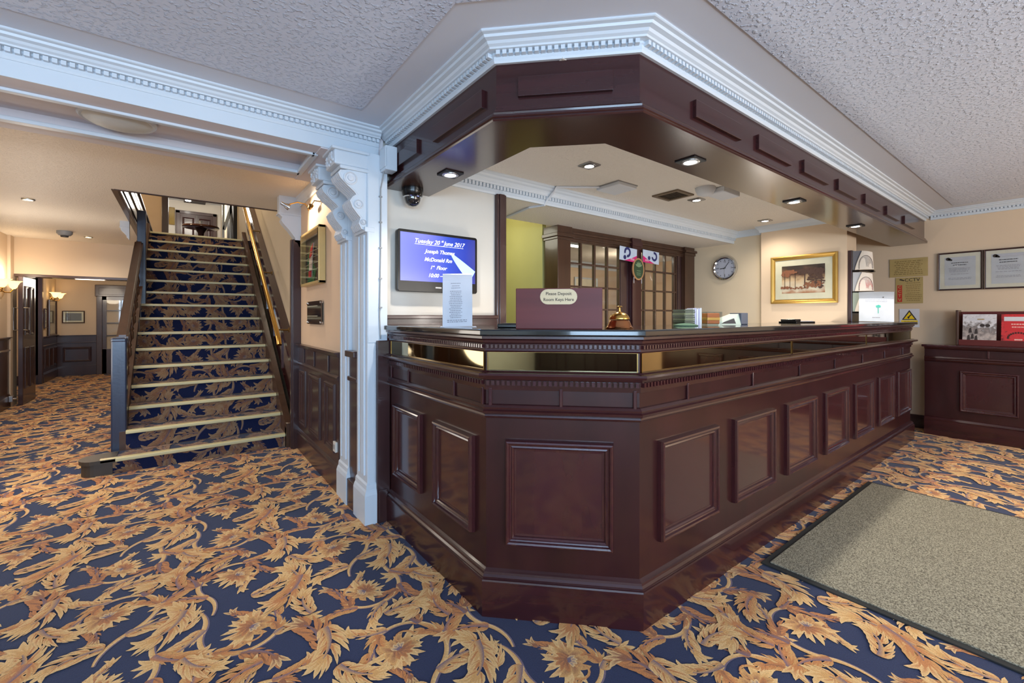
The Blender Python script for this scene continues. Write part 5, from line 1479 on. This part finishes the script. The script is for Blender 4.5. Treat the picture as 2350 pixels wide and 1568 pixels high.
# upstairs
o=thing('round_hall_table',(.34,12.0,2.414),'round polished table on the upper landing seen at the top of the stairs','table')
t=MB(); t.lathe([(.32,.70),(.335,.71),(.335,.735),(.33,.742)],36,Matrix.Translation((.34,11.6,2.414))); t.build('top',mat('polished_top',(110,60,40),.12,coat=.8),o,smooth=40)
t=MB(); t.lathe([(.16,0),(.15,.03),(.05,.07),(.04,.4),(.06,.6),(.12,.70)],20,Matrix.Translation((.34,11.6,2.414))); t.build('pedestal',woodd,o,smooth=40)
t=MB(); t.lathe([(.035,.742),(.045,.78),(.025,.82),(.04,.86),(.001,.862)],16,Matrix.Translation((.33,11.6,2.414))); tag(t.build('white_vase',white,None,loc=(.33,11.6,3.156),smooth=40),'tiny white vase on the round landing table','vase')
picture('landing_picture',on_back(-.205,14.98,3.93),(-.205,14.98,3.93),.125,.47,.01,.02,goldf,'yellow brown picture beside the double door upstairs','picture',0,mat('ochre_print',(160,130,60),.6,mottle=(.09,6)))
o=thing('landing_light',(.3,14.0,4.38),'dark square ceiling light upstairs above the double door','ceiling light')
t=MB(); t.bbox(.05,14.1,4.24,.52,14.5,4.38,.005); t.build('casing',greyd,o); t=MB(); t.lathe([(.06,0),(.06,.03)],16,Matrix.Translation((.14,14.12,4.21))); t.build('bulb',lamp,o)
o=thing('landing_balustrade',(.78,11,2.414),'white painted balustrade at the right of the upper landing','balustrade')
for x in (.70,.83,.87): 
    t=MB(); t.bbox(x-.02,10.9,2.414,x+.02,10.96,4.38,.004); t.build('post',white,o)
t=MB(); t.add([(.68,10.9,3.02),(.74,10.9,3.02),(.90,10.9,3.62),(.84,10.9,3.62),(.68,10.95,3.02),(.74,10.95,3.02),(.90,10.95,3.62),(.84,10.95,3.62)],[(0,1,2,3),(7,6,5,4),(0,4,5,1),(1,5,6,2),(2,6,7,3),(3,7,4,0)]); t.build('rail',white,o)
# ================================================================ camera, light, view
cam = bpy.data.cameras.new('camera'); camo = bpy.data.objects.new('camera', cam); COL.objects.link(camo)
cam.sensor_width = 36; cam.lens = 36*1000/2350; cam.clip_start=.05; cam.clip_end=60
cam.shift_y = -(784-727)/2350
camo.location = (0,0,1.2)
camo.rotation_euler = (radians(90),0,radians(-(90-52.81)))
SC.camera = camo
SC.view_settings.view_transform='Standard'; SC.view_settings.look='None'; SC.view_settings.gamma=1; SC.view_settings.use_curve_mapping=False
SC.view_settings.exposure = -0.27
w = bpy.data.worlds.new('world'); SC.world = w; w.use_nodes=True
w.node_tree.nodes['Background'].inputs[0].default_value=(.75,.87,1,1); w.node_tree.nodes['Background'].inputs[1].default_value=1.0
SC.cycles.use_denoising = True
SC.cycles.max_bounces = 7; SC.cycles.diffuse_bounces = 3; SC.cycles.glossy_bounces = 4; SC.cycles.use_adaptive_sampling = True; SC.cycles.adaptive_threshold = .03; SC.cycles.transparent_max_bounces = 12
SC.cycles.sample_clamp_indirect = 6; SC.cycles.caustics_reflective=False; SC.cycles.caustics_refractive=False
def area(loc, rot, sx, sy, power, col, spread=180):
    l = bpy.data.lights.new('area_light','AREA'); l.shape='RECTANGLE'; l.size=sx; l.size_y=sy; l.energy=power; l.color=col; l.spread=radians(spread)
    o = bpy.data.objects.new('area_light', l); COL.objects.link(o); o.location=loc; o.rotation_euler=[radians(a) for a in rot]; return o
def spot(loc, target, power, col, angle=90, blend=.6, size=.04):
    l = bpy.data.lights.new('spot_light','SPOT'); l.energy=power; l.color=col; l.spot_size=radians(angle); l.spot_blend=blend; l.shadow_soft_size=size
    o = bpy.data.objects.new('spot_light', l); COL.objects.link(o); o.location=loc
    d = Vector(target)-Vector(loc); o.rotation_euler = d.to_track_quat('-Z','Y').to_euler(); return o
def point(loc, power, col, size=.1):
    l = bpy.data.lights.new('point_light','POINT'); l.energy=power; l.color=col; l.shadow_soft_size=size
    o = bpy.data.objects.new('point_light', l); COL.objects.link(o); o.location=loc; return o
COOL=(.52,.74,1.0); WARM=(1.0,.85,.66); NEUT=(1.0,.93,.84)
# daylight through the three windows behind the camera


for (x,w_,z,h,p,c) in ((-2.45,1.45,1.45,1.2,120,COOL),(-.5,1.55,1.45,1.2,120,COOL),(3.2,1.95,1.2,1.7,90,NEUT)):
    area((x,-3.14,z),(90,0,0),w_,h,p,c)
for x,y in ((1.176,2.11),(2.04,1.204),(3.316,1.198),(4.635,1.204)):
    spot((x,y,1.965),(x,y,0),52,NEUT,140,.9,.03)
for x,y in ((2.185,2.02),(3.57,2.05),(4.92,2.055)):
    spot((x,y,2.19),(x,y,0),24,(1,.9,.76),150,.9,.03)
# unseen spots without fittings, added to warm the lobby before the desk
for x,y in ((4.4,-.6),(5.4,-1.8),(2.6,-1.6),(5.2,-.2)):
    spot((x,y,2.27),(x,y,0),30,WARM,150,.9,.08)
# hall
for x,y in ((-1.12,5.87),(-1.0,8.15),(-.3,4.2),(-1.4,3.9)):
    spot((x,y,2.24),(x,y,0),34,(1,.9,.77),155,.9,.06)
point((-1.2,6.6,1.5),22,(1,.9,.78),.2)
point((-1.68,8.35,1.72),9,WARM,.05); point((-1.3,10.8,1.7),25,WARM,.2)
spot((.66,3.95,2.16),(.95,3.72,1.85),26,(1,.8,.58),120,.8,.03)
# stair and upper floor
point((.2,7.2,3.9),55,(1,.84,.62),.25); point((.2,13.3,3.9),70,(1,.92,.8),.2); point((-1.6,10.5,3.8),50,(1,.8,.5),.2)
# passage and office behind the desk
point((2.4,3.75,2.1),6,(1,.97,.8),.12)
area((3.7,4.19,2.13),(0,0,0),1.3,.06,26,(1,.95,.85)); point((5.6,4.4,1.9),18,WARM,.2)

# unseen fill points added behind the camera to brighten ceiling and walls
point((-2.6,-1.6,1.3),70,COOL,.07); point((.2,-2.3,1.2),52,(.62,.80,1),.07); point((3.6,-2.4,1.2),46,NEUT,.07); point((5.6,-2.2,1.2),30,WARM,.07)

# hidden fill points added below the counter top to brighten the inner ceiling
for x,y in ((2.0,1.95),(3.3,1.9),(4.6,1.9)): point((x,y,1.0),15,(1,.93,.84),.12)
point((-1.0,4.4,.9),24,(1,.92,.82),.3)  # added fill for the hall ceiling, no lamp stands here

# unseen spots added behind the camera, aimed up to brighten the ceiling
spot((-1.6,-2.0,1.3),(-1.0,.9,2.31),75,(.45,.70,1.0),110,1,.1)
spot((1.0,-2.2,1.3),(.9,.3,2.31),45,(.62,.80,1.0),110,1,.1)
spot((3.8,-2.2,1.3),(3.6,-.2,2.31),50,(1,.92,.86),120,1,.1)
